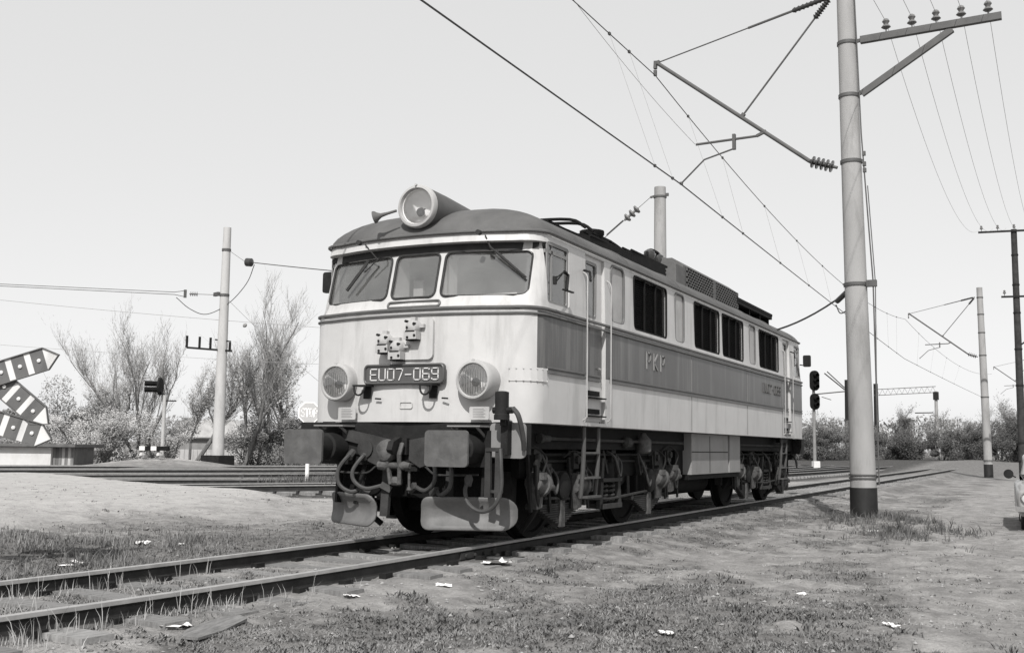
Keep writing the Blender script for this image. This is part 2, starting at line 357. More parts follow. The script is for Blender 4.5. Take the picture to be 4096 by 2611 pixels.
# ------------------------------------------------------------ ground sheet
def build_ground():
    a_f = np.radians(np.arange(-16, 70, .28)); a_r = np.radians(np.arange(70, 344, 3.0))
    ang = np.concatenate([a_f, a_r]); na = len(ang)
    rad = np.concatenate([[.3, 1, 2, 3], 3.6*np.exp(np.linspace(0, math.log(60/3.6), 470)), 60*np.exp(np.linspace(.02, math.log(3500/60), 70))]); nr = len(rad)
    A, Q = np.meshgrid(ang, rad); X = CAM.x+Q*np.cos(A); Y = CAM.y+Q*np.sin(A); Z = gz(X, Y)
    co = np.stack([X, Y, Z], -1).reshape(-1, 3)
    i = np.arange(nr-1)[:, None]; j = np.arange(na)[None, :]; jn = (j+1) % na
    F = np.stack([i*na+j+0*jn, (i+1)*na+j+0*jn, (i+1)*na+jn, i*na+jn], -1).reshape(-1, 4)
    me = bpy.data.meshes.new("ground"); me.from_pydata(co.tolist(), [], F.tolist()+[list(range(na-1, -1, -1))])
    me.polygons.foreach_set("use_smooth", [True]*len(me.polygons))
    G, S = covers(X.ravel(), Y.ravel())
    at = me.color_attributes.new("cover", 'FLOAT_COLOR', 'POINT')
    at.data.foreach_set("color", np.stack([G, S, ballast_shade(X.ravel(), Y.ravel()), 0*G+1], -1).ravel())
    me.update()
    bm = bmesh.new(); bm.from_mesh(me); bmesh.ops.recalc_face_normals(bm, faces=bm.faces)
    if sum(f.normal.z for f in bm.faces) < 0: bmesh.ops.reverse_faces(bm, faces=bm.faces)
    bm.to_mesh(me); bm.free()
    m = bpy.data.materials.new("earth_grass_sand"); m.use_nodes = True
    n = m.node_tree.nodes; l = m.node_tree.links; b = n["Principled BSDF"]; b.inputs["Roughness"].default_value = .95; b.inputs["Specular IOR Level"].default_value = .1
    ca = n.new("ShaderNodeVertexColor"); ca.layer_name = "cover"; sp = n.new("ShaderNodeSeparateColor"); l.new(ca.outputs[0], sp.inputs[0])
    tc = n.new("ShaderNodeTexCoord")
    def noise(sc, det=8, ro=.65):
        k = n.new("ShaderNodeTexNoise"); k.inputs["Scale"].default_value = sc; k.inputs["Detail"].default_value = det; k.inputs["Roughness"].default_value = ro
        l.new(tc.outputs["Object"], k.inputs["Vector"]); return k.outputs[0]
    def ramp(src, p0, c0, p1, c1):
        k = n.new("ShaderNodeValToRGB"); e = k.color_ramp.elements
        e[0].position = p0; e[0].color = (c0*1.01, c0*.995, c0*.98, 1); e[1].position = p1; e[1].color = (c1*1.01, c1*.995, c1*.98, 1)
        l.new(src, k.inputs[0]); return k.outputs[0]
    def mix(f, a, c):
        k = n.new("ShaderNodeMix"); k.data_type = 'RGBA'; l.new(f, k.inputs[0]); l.new(a, k.inputs[6]); l.new(c, k.inputs[7]); return k.outputs[2]
    dirt = ramp(noise(3.0), .30, .18, .70, .37)
    sand = ramp(noise(1.6), .30, .36, .70, .50)
    gras = ramp(noise(7.0), .34, .07, .70, .21)
    add = n.new("ShaderNodeMath"); add.operation = 'ADD'; add.use_clamp = True
    nz = noise(5.0); mr = n.new("ShaderNodeMapRange"); mr.inputs[1].default_value = .35; mr.inputs[2].default_value = .65; mr.inputs[3].default_value = -.35; mr.inputs[4].default_value = .35
    l.new(nz, mr.inputs[0]); l.new(sp.outputs[0], add.inputs[0]); l.new(mr.outputs[0], add.inputs[1])
    mul = n.new("ShaderNodeMath"); mul.operation = 'MULTIPLY'; l.new(add.outputs[0], mul.inputs[0]); mul.inputs[1].default_value = .9
    bal = ramp(noise(9.0), .32, .035, .70, .12)  # ballast tone, shared by the painted shade under the locomotive
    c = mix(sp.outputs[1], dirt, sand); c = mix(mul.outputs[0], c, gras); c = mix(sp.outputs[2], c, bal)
    speck = ramp(noise(38, 3), .30, .55, .62, 1.0)         # clods, cinders and small litter of the yard surface
    k = n.new("ShaderNodeMix"); k.data_type = 'RGBA'; k.blend_type = 'MULTIPLY'; k.inputs[0].default_value = .55; l.new(c, k.inputs[6]); l.new(speck, k.inputs[7])
    l.new(k.outputs[2], b.inputs["Base Color"])
    bp = n.new("ShaderNodeBump"); bp.inputs["Strength"].default_value = .8; bp.inputs["Distance"].default_value = .05
    l.new(noise(14, 8, .7), bp.inputs["Height"]); l.new(bp.outputs[0], b.inputs["Normal"])
    me.materials.append(m)
    o = bpy.data.objects.new("ground", me); COL.objects.link(o); tag(o, kind='structure')
build_ground()

# ------------------------------------------------------------ railway tracks
RP = [(-.036, 0), (.036, 0), (.036, -.028), (.022, -.042), (.009, -.05), (.009, -.125), (.03, -.14), (.07, -.15), (.07, -.16), (-.07, -.16), (-.07, -.15), (-.03, -.14), (-.009, -.125), (-.009, -.05), (-.022, -.042), (-.036, -.028)]
def sweep_rail(path, off, z0=0.0):
    vs = []; fs = []; ms = []; k = len(RP)
    for i, (x, y) in enumerate(path):
        a = path[max(i-1, 0)]; b = path[min(i+1, len(path)-1)]; t = Vector((b[0]-a[0], b[1]-a[1])).normalized(); nn = Vector((-t.y, t.x))
        for u, z in RP: vs.append((x+nn.x*(off+u), y+nn.y*(off+u), z0+z))
        if i:
            o = (i-1)*k
            for j in range(k):
                fs.append((o+j, o+(j+1) % k, o+k+(j+1) % k, o+k+j)); ms.append(1 if j in (0, 1, k-1) else 0)
    mb = MB(); mb.v = vs; mb.f = fs; mb.m = ms
    return mb
def arc(path):
    L = [0]
    for a, b in zip(path, path[1:]): L.append(L[-1]+math.hypot(b[0]-a[0], b[1]-a[1]))
    return L
def at_len(path, L, s):
    i = max(0, min(len(L)-2, int(np.searchsorted(L, s))-1)); f = (s-L[i])/(L[i+1]-L[i]); a, b = path[i], path[i+1]
    return a[0]+(b[0]-a[0])*f, a[1]+(b[1]-a[1])*f, math.atan2(b[1]-a[1], b[0]-a[0])
xs = list(np.arange(-14, 0, .5))+list(np.arange(0, 150, 2.5))
main_path = [(float(x), float(track_y(x))) for x in xs]
trk = thing('railway_track', (0, 0, 0), 'worn single track with shallow buried sleepers under the electric locomotive', 'railway track')
for s in (-1, 1): sweep_rail(main_path, s*.7535).build('rail', ['rail_side', 'rail_top'], trk)
def sleeper_mesh():
    mb = MB(); mb.box(-.12, .12, -1.28, -.84, -.15, 0); mb.box(-.12, .12, -.66, .66, -.15, 0); mb.box(-.12, .12, .84, 1.28, -.15, 0); mb.box(-.12, .12, -1.0, 1.0, -.15, -.045)
    return mb.build('sleeper', 'sleeper', trk, smooth=False)
sl0 = sleeper_mesh(); first = True; s_ = 0.0; Lm = arc(main_path)
rs = random.Random(3)
while s_ < 62:
    x, y, a = at_len(main_path, Lm, s_+.3)
    o = sl0 if first else sl0.copy()
    if not first: COL.objects.link(o)
    o.location = (x, y, -.098-rs.random()*.03); o.rotation_euler = (rs.uniform(-.012, .012), 0, a+rs.uniform(-.03, .03)); first = False
    s_ += .62
fp = MB()                                                   # joint bars with bolts on both sides of the near rail
for sd in (-1, 1):
    yy = -.7535+sd*.018; fp.box(-.05, .75, yy-.012, yy+.012, -.118, -.052)
    for k in range(4): fp.cyl((.05+k*.2, yy, -.085), (.05+k*.2, yy+sd*.035, -.085), .02, n=6)
fp.build('fishplate', 'dusty', trk)
def spike_parts():
    mb = MB()
    for k in range(18):
        x, y, a = at_len(main_path, Lm, 6+k*.62+.3)
        for off in (-.7535, .7535):
            mb.box(x-.06, x+.06, y+off-.15, y+off-.075, -.15, -.095); mb.box(x-.06, x+.06, y+off+.075, y+off+.15, -.15, -.095)
    return mb
tag(spike_parts().build('rail_fastenings', 'iron', trk, smooth=False), kind='stuff')
for lab, ctrl in far_tracks:
    path = FAR_PATHS[[c for _, c in far_tracks].index(ctrl)]
    t = thing('railway_track', (0, 0, 0), lab, 'railway track', 'tracks crossing the yard behind the locomotive')
    for s in (-1, 1): sweep_rail(path, s*.7535, .0).build('rail', ['rail_side', 'rail_top'], t)
    mb = MB(); L = arc(path); s_ = .3
    while s_ < L[-1]-1:
        x, y, a = at_len(path, L, s_); c, sn = math.cos(a), math.sin(a)
        mb.obox((x, y, -.21), (c*.12, sn*.12, 0), (-sn*1.28, c*1.28, 0), (0, 0, .05)); s_ += .64
    tag(mb.build('sleepers', 'sleeper', t, smooth=False), kind='stuff')

# ------------------------------------------------------------ electric locomotive
LEN = 14.72
loco = thing('electric_locomotive', (0, 0, 0), 'two-tone electric locomotive with large roof headlight standing on the near track', 'locomotive')
def bow(y): return .20*(abs(y)/1.2)**2.2
def outline(w, xf, xr, rc, bx=.14):
    side = [xr-.28, xr-2.4, xr-4.6, (xf+xr)/2, xf+4.6, xf+2.4, max(xf+.27, xf+rc+bow(w-rc)+.02)]
    side[0] = min(xr-.28, xr-rc-bow(w-rc)-.02)
    P = [(x, -w) for x in side]; wy = w-rc; b = bow(wy)
    for i in range(1, 6): a = R(90*i/6); P.append((xf+b+rc*(1-math.sin(a)), -wy-rc*math.cos(a)))
    for i in range(9): y = -wy+2*wy*i/8; P.append((xf+bow(y), y))
    for i in range(5, 0, -1): a = R(90*i/6); P.append((xf+b+rc*(1-math.sin(a)), wy+rc*math.cos(a)))
    P += [(x, w) for x in reversed(side)]
    for i in range(1, 6): a = R(90*i/6); P.append((xr-b-rc*(1-math.sin(a)), wy+rc*math.cos(a)))
    for i in range(9): y = wy-2*wy*i/8; P.append((xr-bow(y), y))
    for i in range(5, 0, -1): a = R(90*i/6); P.append((xr-b-rc*(1-math.sin(a)), -wy-rc*math.cos(a)))
    return P
LV = [(1.34, 0.0, 1.49), (1.93, 0.0, 1.5), (2.57, 0.0, 1.5), (2.61, .045, 1.495), (2.70, .085, 1.49), (3.36, .26, 1.475), (3.365, .135, 1.475), (3.475, .165, 1.47)]
def rake(z): return float(np.interp(z, [l[0] for l in LV[:6]], [l[1] for l in LV[:6]]))
def fx(y, z): return rake(z)+bow(y)
body = MB(); rings = [[(x, y, z) for x, y in outline(w, xf, LEN-xf, .30)] for z, xf, w in LV]
k = len(rings[0]); body.v = [p for r_ in rings for p in r_]
for i in range(len(LV)-1):
    for j in range(k):
        q = (i*k+j, i*k+(j+1) % k, (i+1)*k+(j+1) % k, (i+1)*k+j)
        xm = [body.v[t][0] for t in q]; ym = [body.v[t][1] for t in q]
        dark = i == 1 and (max(ym) < -1.452 or min(ym) > 1.452)
        body.f.append(q); body.m.append(1 if dark else 0)
body.f += [tuple(range(k-1, -1, -1)), tuple((len(LV)-1)*k+j for j in range(k))]; body.m += [0, 0]
shell = body.build('body', ['cream', 'band', 'inner'], loco, smooth=True, ang=28)
# --- openings
PANES = [(-1.34, -.36), (-.29, .29), (.36, 1.34)]
def pane_poly(y0, y1): return rrect(y0, y1, 2.745, 3.265, .07)
void = MB()
for mir in (0, 1):
    f = (lambda x: x) if not mir else (lambda x: LEN-x)
    poly = [(f(.50), -.8), (f(.60), -1.12), (f(.86), -1.37), (f(2.35), -1.37), (f(2.35), 1.37), (f(.86), 1.37), (f(.60), 1.12), (f(.50), .8)]
    void.prism(poly, (0, 0, 1.55), (1, 0, 0), (0, 1, 0), (0, 0, 1.85), 2)
cut = MB(); cut_side = MB()
for mir in (0, 1):
    f = (lambda x: x) if not mir else (lambda x: LEN-x)
    for y0, y1 in PANES:
        x0, x1 = sorted((f(-.3), f(.92))); cut.prism(pane_poly(y0, y1), (x0, 0, 0), (0, 1, 0), (0, 0, 1), (x1-x0, 0, 0), 0)
    for sd in (-1, 1):
        yo = -1.6 if sd < 0 else 1.2
        x0, x1 = sorted((f(.56), f(1.16))); cut_side.prism(rrect(x0, x1, 2.68, 3.38, .04), (0, yo, 0), (1, 0, 0), (0, 0, 1), (0, .4, 0), 0)
        x0, x1 = sorted((f(1.74), f(2.12))); cut_side.prism(rrect(x0, x1, 2.66, 3.36, .05), (0, yo, 0), (1, 0, 0), (0, 0, 1), (0, .4, 0), 0)
door_cut = MB(); pock = MB()
for mir in (0, 1):
    f = (lambda x: x) if not mir else (lambda x: LEN-x)
    for sd in (-1, 1):
        x0, x1 = sorted((f(1.66), f(2.28))); y0, y1 = (-1.7, -1.44) if sd < 0 else (1.44, 1.7)
        door_cut.box(x0, x1, y0, y1, 1.38, 3.42, 0)
GR = [(3.34, 4.73), (6.11, 7.54), (7.74, 9.14), (10.36, 12.0)]; NW = [(2.49, 2.97), (5.13, 5.58), (9.6, 10.06)]
for sd in (-1, 1):
    yo, dy = (-1.7, .32) if sd < 0 else (1.38, .32)
    for a, b in GR: pock.prism(rrect(a, b, 2.675, 3.40, .07), (0, yo, 0), (1, 0, 0), (0, 0, 1), (0, dy-.02, 0), 0)
    for a, b in NW: pock.prism(rrect(a, b, 2.68, 3.41, .10), (0, yo, 0), (1, 0, 0), (0, 0, 1), (0, dy-.08, 0), 0)
def boolean(o, cutter, mats):
    c = cutter.build('cutter', mats, smooth=False)
    md = o.modifiers.new('b', 'BOOLEAN'); md.operation = 'DIFFERENCE'; md.solver = 'EXACT'; md.object = c; md.use_self = False
    dg = bpy.context.evaluated_depsgraph_get(); dg.update()
    me = bpy.data.meshes.new_from_object(o.evaluated_get(dg)); old = o.data; o.modifiers.clear(); o.data = me; bpy.data.meshes.remove(old)
    m = c.data; bpy.data.objects.remove(c); bpy.data.meshes.remove(m)
CM = ['cream', 'band', 'inner']
boolean(shell, door_cut, CM); boolean(shell, void, CM); boolean(shell, cut, CM); boolean(shell, cut_side, CM); boolean(shell, pock, CM)
shell.data.name = 'body'
shell.data.polygons.foreach_set("use_smooth", [True]*len(shell.data.polygons)); shell.data.set_sharp_from_angle(angle=R(28))
# doors: dark lower panel continues the band
for mir in (0, 1):
    f = (lambda x: x) if not mir else (lambda x: LEN-x)
    for sd in (-1, 1):
        y0, y1 = sorted((sd*1.442, sd*1.452)); x0, x1 = sorted((f(1.68), f(2.26)))
        d = MB(); d.box(x0, x1, y0, y1, 1.40, 1.925, 0); d.box(x0, x1, y0, y1, 1.935, 2.565, 1); d.box(x0, x1, y0, y1, 2.575, 2.65, 0)
        d = d.build('cab_door', ['cream', 'band'], loco, smooth=False)
        h = MB(); h.tube([(f(2.18), sd*1.47, 2.05), (f(2.08), sd*1.475, 2.05)], .012); h.build('handle', 'chrome', d)
# dark strip under the overhanging lip
for front in (True, False):
    v = MB(); n = 28
    for i in range(n+1):
        y = -1.40+2.8*i/n; e = .0 if abs(y) < 1.3 else .03
        for z, d in ((3.272+e, .012), (3.362, .012)): x = fx(min(abs(y), 1.36), min(z, 3.355))-d; v.v.append((x if front else LEN-x, y, z))
    v.f = [(2*i, 2*i+2, 2*i+3, 2*i+1) for i in range(n)]; v.m = [0]*n
    v.build('visor_strip', 'rubber', loco, smooth=False)
# windscreens
def surf_tube(poly, off, r, front=True):
    P = []
    for y, z in poly+[poly[0]]:
        x = fx(y, z)-off; P.append((x if front else LEN-x, y, z))
    return P
for front in (True, False):
    for y0, y1 in PANES:
        poly = pane_poly(y0, y1); w = MB()
        w.tube(surf_tube(poly, .004, .02, front), .014, 6, False)
        fr = w.build('windscreen_frame', 'rubber', loco)
        g = MB(); inn = [(fx(y, z)+.015, y, z) if front else (LEN-fx(y, z)-.015, y, z) for y, z in poly]
        g.add(inn, [tuple(range(len(inn)))]); g.build('pane', 'glass', fr, smooth=False)
for mir in (0, 1):
    f = (lambda x: x) if not mir else (lambda x: LEN-x)
    for sd in (-1, 1):
        for a, b, z0, z1, nm in ((.56, 1.16, 2.68, 3.38, 'cab_window'), (1.74, 2.12, 2.66, 3.36, 'door_window')):
            x0, x1 = sorted((f(a), f(b))); yy = sd*(1.462 if nm == 'cab_window' else 1.43)
            fr = MB(); fr.ring(rrect(x0, x1, z0, z1, .04), rrect(x0+.035, x1-.035, z0+.035, z1-.035, .03), (0, yy-.008, 0), (1, 0, 0), (0, 0, 1), (0, .016, 0))
            if nm == 'cab_window':                          # sliding sash bar and top rail
                fr.box(*sorted((f(.70), f(.73))), *sorted((yy, yy-sd*.03)), z0, z1)
                fr.box(x0, x1, *sorted((yy+sd*.0, yy-sd*.05)), z1-.13, z1-.09)
            fr = fr.build(nm, 'grey', loco, smooth=False)
            g = MB(); g.box(x0+.02, x1-.02, *sorted((yy-sd*.012, yy-sd*.016)), z0+.02, z1-.02); g.build('pane', 'glass', fr, smooth=False)
for sd in (-1, 1):
    for a, b in NW:
        w = MB(); yy = sd*1.475; P = [(x, yy, z) for x, z in rrect(a, b, 2.68, 3.41, .10)]; w.tube(P+[P[0]], .018, 6, False)
        fr = w.build('side_window', 'trim', loco)
        g = MB(); g.add([(x, sd*1.464, z) for x, z in rrect(a, b, 2.68, 3.41, .10)], [tuple(range(20))]); g.build('pane', M['lgrey'], fr, smooth=False)
    for a, b in GR:
        w = MB(); yy = sd*1.478; P = [(x, yy, z) for x, z in rrect(a, b, 2.675, 3.40, .07)]; w.tube(P+[P[0]], .016, 6, False)
        for q in (1, 2): xx = a+(b-a)*q/3; w.box(xx-.012, xx+.012, *sorted((sd*1.48, sd*1.43)), 2.69, 3.39)
        fr = w.build('ventilation_grille', 'black', loco)
        lv = MB(); nS = 24
        for q in range(nS):
            z = 2.70+(q+.5)*(.69/nS); lv.obox(((a+b)/2, sd*1.445, z), ((b-a)/2-.02, 0, 0), (0, sd*.018, -.012), (0, .0012, .002))
        tag(lv.build('louvres', 'black', fr, smooth=False), kind='stuff')
        bk = MB(); bk.box(a+.01, b-.01, *sorted((sd*1.415, sd*1.405)), 2.69, 3.39); bk.build('backing', 'black', fr, smooth=False)
# belt mouldings (an upper pair round the body, a lower pair on the sides)
def belt(z, r, pr=.012, whole=True):
    mb = MB(); w, xf = 1.5, 0.0
    O = outline(w+pr, xf-pr, LEN-xf+pr, .30+pr)
    mb.tube([(x, y, z) for x, y in O]+[(O[0][0], O[0][1], z)], r, 6, False); return mb
b1 = belt(2.60, .018); b2 = belt(2.535, .014); b1.add(b2.v, b2.f); b1.build('belt_moulding', 'trim', loco)
for sd in (-1, 1):
    for a, b in ((.52, 1.60), (1.72, 2.2), (2.42, LEN-2.42), (LEN-2.2, LEN-1.72), (LEN-1.60, LEN-.52)):
        yy = 1.46 if 1.7 < (a+b)/2 < 2.2 or 1.7 < LEN-(a+b)/2 < 2.2 else 1.505
        sm = MB(); sm.beam((a, sd*yy, 1.955), (b, sd*yy, 1.955), .03, .022); sm.beam((a, sd*yy, 1.905), (b, sd*yy, 1.905), .03, .03); sm.beam((a, sd*(yy-.012), 1.93), (b, sd*(yy-.012), 1.93), .02, .03)
        sm.build('side_moulding', 'trim', loco, smooth=False)
    for xx in (1.58, 2.36, LEN-1.58, LEN-2.36):
        hr = MB(); hr.tube(smooth_path([(xx, sd*1.48, 3.18), (xx, sd*1.535, 3.12), (xx, sd*1.54, 2.9), (xx, sd*1.54, 1.6), (xx, sd*1.535, 1.44), (xx, sd*1.48, 1.40)], 4), .009, 8); hr.build('handrail', 'lgrey', loco)
    for xx in (1.58, LEN-1.58):
        hr = MB(); hr.tube([(xx, sd*1.49, 3.2), (xx-.02, sd*1.58, 3.17), (xx-.05, sd*1.6, 3.05)], .015, 6); hr.build('rail_hook', 'iron', loco)
    for xx in (5.9, 9.35, 12.25):
        seam = MB(); seam.box(xx-.010, xx+.010, *sorted((sd*1.498, sd*1.504)), 1.36, 2.5); seam.build('panel_joint', 'grey', loco, smooth=False)
    for a in (1.76, LEN-2.18):                              # footholds in the door sill
        for z in (1.52, 1.74):
            s = MB(); s.box(a, a+.4, *sorted((sd*1.455, sd*1.47)), z-.03, z+.03); s.box(a-.05, a+.48, *sorted((sd*1.46, sd*1.53)), z-.065, z-.05); s.build('foothold', 'black', loco, smooth=False)
# lettering on the sides and number plate
lettering(loco, 'grey', 'PKP', (3.80, -1.5, 2.18), (1, 0, 0), (0, 0, 1), .15, .215, .15, .024, (0, -1, 0), .014)
lettering(loco, 'roofgrey', 'EU07-069', (10.55, -1.5, 2.20), (1, 0, 0), (0, 0, 1), .12, .17, .075, .02, (0, -1, 0), .014)
def f_plate(front=True):
    sx = 1 if front else -1; x0 = 0 if front else LEN
    np_ = MB(); np_.prism(rrect(-.53, .53, 1.755, 1.985, .05), (x0-sx*.04, 0, 0), (0, 1, 0), (0, 0, 1), (sx*.03, 0, 0))
    P = [(x0-sx*.045, y, z) for y, z in rrect(-.515, .515, 1.77, 1.97, .045)]; np_.tube(P+[P[0]], .013, 6, False)
    p = np_.build('number_plate', 'plate', loco)
    u = (0, -1, 0) if front else (0, 1, 0)
    lettering(p, 'white', 'EU07-069', (x0-sx*.042, sx*.435, 1.805), u, (0, 0, 1), .082, .125, .033, .011, (-sx, 0, 0), .010)
f_plate(True); f_plate(False)

# headlights
def headlamp(y, z, x0, r, sx=1):
    ax = (-sx, 0, 0); h = MB()
    h.lathe((x0+sx*.02, y, z), ax, [(-.12, r*.98), (0, r*1.0), (.12, r*1.03), (.165, r*1.0), (.185, r*.94), (.188, r*.86), (.17, r*.82), (.165, r*.81)], 32, False)
    h.cyl((x0-sx*.13, y, z+r*.98), (x0-sx*.165, y, z+r*.98), .016, n=8)
    lamp = h.build('headlight', 'lgrey', loco)
    rf = MB(); rf.lathe((x0, y, z), ax, [(-.02, .01), (.0, r*.35), (.05, r*.6), (.14, r*.81)], 24, False); rf.build('reflector', 'reflect', lamp)
    bl = MB(); bl.lathe((x0-sx*.03, y, z-.02), ax, [(0, .03), (.06, .05), (.09, .035), (.10, .0)], 12); bl.build('bulb_shield', 'grey', lamp)
    le = MB(); n = 11
    for q in range(n):                                      # fluted glass: upright ribs
        yy = y-r*.78+(q+.5)*(2*r*.78/n); hh = math.sqrt(max(0, (r*.78)**2-(yy-y)**2)); 
        le.tube([(x0-sx*.150, yy, z-hh), (x0-sx*.155, yy, z+hh)], r*.016, 5)
    tag(le.build('lens_ribs', 'grey', lamp), kind='stuff')
    g = MB(); g.lathe((x0-sx*.15, y, z), ax, [(0, r*.79), (.012, r*.4), (.016, 0)], 24, False); g.build('lens', 'lens', lamp)
for sx, x0 in ((1, .05), (-1, LEN-.05)):
    headlamp(.90, 1.79, x0+sx*.03, .215, sx); headlamp(-.90, 1.79, x0+sx*.03, .215, sx)
# front plates, socket panel, brackets, vent rim
for sx, x0 in ((1, 0), (-1, LEN)):
    X = lambda d: x0-sx*d
    sp_ = MB(); sp_.prism(rrect(-.36, .23, 2.03, 2.50, .06), (X(-.02), 0, 0), (0, 1, 0), (0, 0, 1), (-sx*.045, 0, 0))
    panel = sp_.build('socket_panel', 'cream', loco)
    for (y, z) in ((.24, 2.22), (-.13, 2.36), (.07, 2.14)):
        y *= sx; s = MB(); s.lathe((X(.02), y, z+.03), (-sx, 0, -.10), [(0, .085), (.07, .083), (.11, .066), (.125, .03), (.127, 0)], 14)
        s.obox((X(.09), y, z-.065), (.05, 0, 0), (0, .08, 0), (0, 0, .045)); s.obox((X(.05), y-sx*.10, z+.04), (.02, 0, 0), (0, .035, 0), (0, 0, .02)); s.obox((X(.05), y, z+.12), (.03, 0, 0), (0, .03, 0), (0, 0, .02))
        s.build('jumper_socket', 'lgrey', panel)
    bl = MB()
    for (y, z) in ((.24, 2.22), (-.13, 2.36), (.07, 2.14)):
        y *= sx
        for dy, dz in ((-.05, .06), (.035, .02), (.055, .09), (-.06, -.07), (.03, -.09)): bl.cyl((X(.10), y+dy, z+dz), (X(.15), y+dy, z+dz), .015, n=6)
        bl.obox((X(.06), y, z-.115), (.05, 0, 0), (0, .07, 0), (0, 0, .008)); bl.obox((X(.13), y, z-.022), (.012, 0, 0), (0, .06, 0), (0, 0, .008))
    tag(bl.build('socket_bolts', 'iron', panel), kind='stuff')
    for y in (.50, -.37):
        b = MB(); b.box(*sorted((X(.0), X(.16))), y-.08, y+.10, 1.735, 1.752); b.tube(bez((X(.15), y+.085, 1.735), (X(.16), y+.09, 1.60), (X(.16), y-.05, 1.60), (X(.15), y-.06, 1.735), 10), .011, 6); b.box(*sorted((X(0), X(.012))), y-.05, y+.05, 1.60, 1.735)
        b.tube([(X(.02), y-.12, 1.60), (X(.03), y-.2, 1.595)], .01, 5)
        b.build('lamp_bracket', 'iron', loco)
    v = MB(); P = [(X(-fx(y, z)+.015), y, z) for y, z in rrect(-.38, .30, 2.635, 2.70, .03)]; v.tube(P+[P[0]], .012, 6, False); v.build('grab_rail', 'trim', loco)
    for y in (.77, -.95):
        p = MB(); p.prism(rrect(y-.12, y+.12, 1.365, 1.505, .015), (X(.0), 0, 0), (0, 1, 0), (0, 0, 1), (-sx*.012, 0, 0)); p = p.build('data_plate', 'lgrey', loco)
        q = MB()
        for r_ in range(6): q.box(*sorted((X(.012), X(.0145))), y-.075+.02*(r_ % 2), y+.075, 1.39+r_*.018, 1.395+r_*.018)
        tag(q.build('text_lines', 'grey', p, smooth=False), kind='stuff')
    cst = MB(); P = [(X(.006), y, z) for y, z in rrect(-.10, .06, 1.49, 1.56, .02)]; cst.tube(P+[P[0]], .006, 5, False); cst.build('cast_emblem', 'cream', loco)
    rv = MB()                                              # riveted patch strip round the near corner
    O = [p for p in outline(1.505, -.005, LEN+.005, .305) if p[1] < -1.14 and p[0] < .9 and p[0] > -.1] if sx > 0 else []
    if O:
        O = sorted(O, key=lambda p: p[0]-p[1])
        for a, b in zip(O, O[1:]): rv.add([(a[0]-.003, a[1]-.003, 1.79), (b[0]-.003, b[1]-.003, 1.79), (b[0]-.003, b[1]-.003, 1.94), (a[0]-.003, a[1]-.003, 1.94)], [(0, 1, 2, 3)])
        for a in O[::1]:
            for z in (1.80, 1.93): rv.cyl((a[0]-.002, a[1]-.001, z), (a[0]-.012, a[1]-.008, z), .008, n=6)
        rv.build('patch_strip', 'cream', loco)
    # wipers
    for (pv, el, tip, blade) in (((.86, 3.43), (.90, 3.30), (1.30, 2.95), None), ((-.73, 3.43), (-.55, 3.24), (-.74, 3.10), ((-.70, 3.24), (-1.0, 2.90)))):
        w = MB(); Q = lambda y, z, d: (X(-fx(y*sx, min(z, 3.36))+d), -y*sx, z)
        w.cyl((X(-.1), -pv[0]*sx, pv[1]), (X(-.05), -pv[0]*sx, pv[1]), .03, n=10)
        if blade is None: w.tube([Q(pv[0], pv[1], .13), Q(el[0], el[1], .07), Q(tip[0], tip[1], .045)], [.008, .012, .008], 6); w.beam(Q(.97, 3.24, .05), Q(1.31, 2.94, .035), .018, .03)
        else: w.tube([Q(pv[0], pv[1], .13), Q(el[0], el[1], .06), Q(tip[0], tip[1], .045)], .009, 6); w.beam(Q(blade[0][0], blade[0][1], .05), Q(blade[1][0], blade[1][1], .035), .02, .035)
        w.build('wiper', 'rubber', loco)
    # cab fittings seen through the glass
    db = MB(); db.box(*sorted((X(-.22), X(-.62))), -1.3, 1.3, 1.6, 2.62); db.obox((X(-.50), -.6*sx, 2.70), (.05, 0, 0), (0, .42, 0), (0, 0, .07)); db.obox((X(-.45), .05, 2.72), (.06, 0, 0), (0, .14, 0), (0, 0, .09)); db.build('control_desk', 'grey', loco, smooth=False)
    for y0_, y1_, z0_, z1_, nm_ in ((-1.1, -.62, 2.775, 2.815, 'desk_white_strip'), (-.24, .12, 2.785, 2.82, 'desk_white_strip'), (.14, .27, 2.76, 3.02, 'timetable_holder'), (.55, .9, 2.74, 2.77, 'desk_white_strip')):  # plain white strips and a pale holder low behind the panes
        q = MB(); q.box(*sorted((X(-.56), X(-.60))), *sorted((y0_*sx, y1_*sx)), z0_, z1_); q.build(nm_, 'white' if nm_ != 'timetable_holder' else 'lgrey', loco, smooth=False)
    st = MB(); st.box(*sorted((X(-1.15), X(-1.6))), -.9, -.4, 1.6, 2.2); st.box(*sorted((X(-1.55), X(-1.65))), -.9, -.4, 2.2, 2.9); st.build('driver_seat', 'black', loco)
# mirrors, one on each end where the photograph shows them
for x, y, s in ((.60, 1.53, 1), (LEN-.50, -1.63, -1)):
    m_ = MB(); m_.prism(rrect(-.085, .085, 2.95, 3.21, .03), (x-.02, y+.0, 0), (0, 1, 0), (0, 0, 1), (.045, 0, 0)); m_.tube([(x, s*1.47, 3.0), (x, y-s*.06, 2.98)], .012, 6)
    m_.build('mirror', 'iron', loco)
dv = MB(); dv.tube([(.75, -1.49, 2.93), (.75, -1.60, 3.05), (.45, -1.62, 2.92)], .008, 6); dv.cyl((.45, -1.62, 2.95), (.45, -1.62, 2.86), .025, n=8); dv.beam((.7, -1.61, 2.84), (.98, -1.61, 2.84), .03, .015); dv.tube([(.80, -1.61, 2.85), (.83, -1.61, 3.02), (.75, -1.6, 3.05)], .02, 6); dv.build('window_sunshade_arm', 'iron', loco)
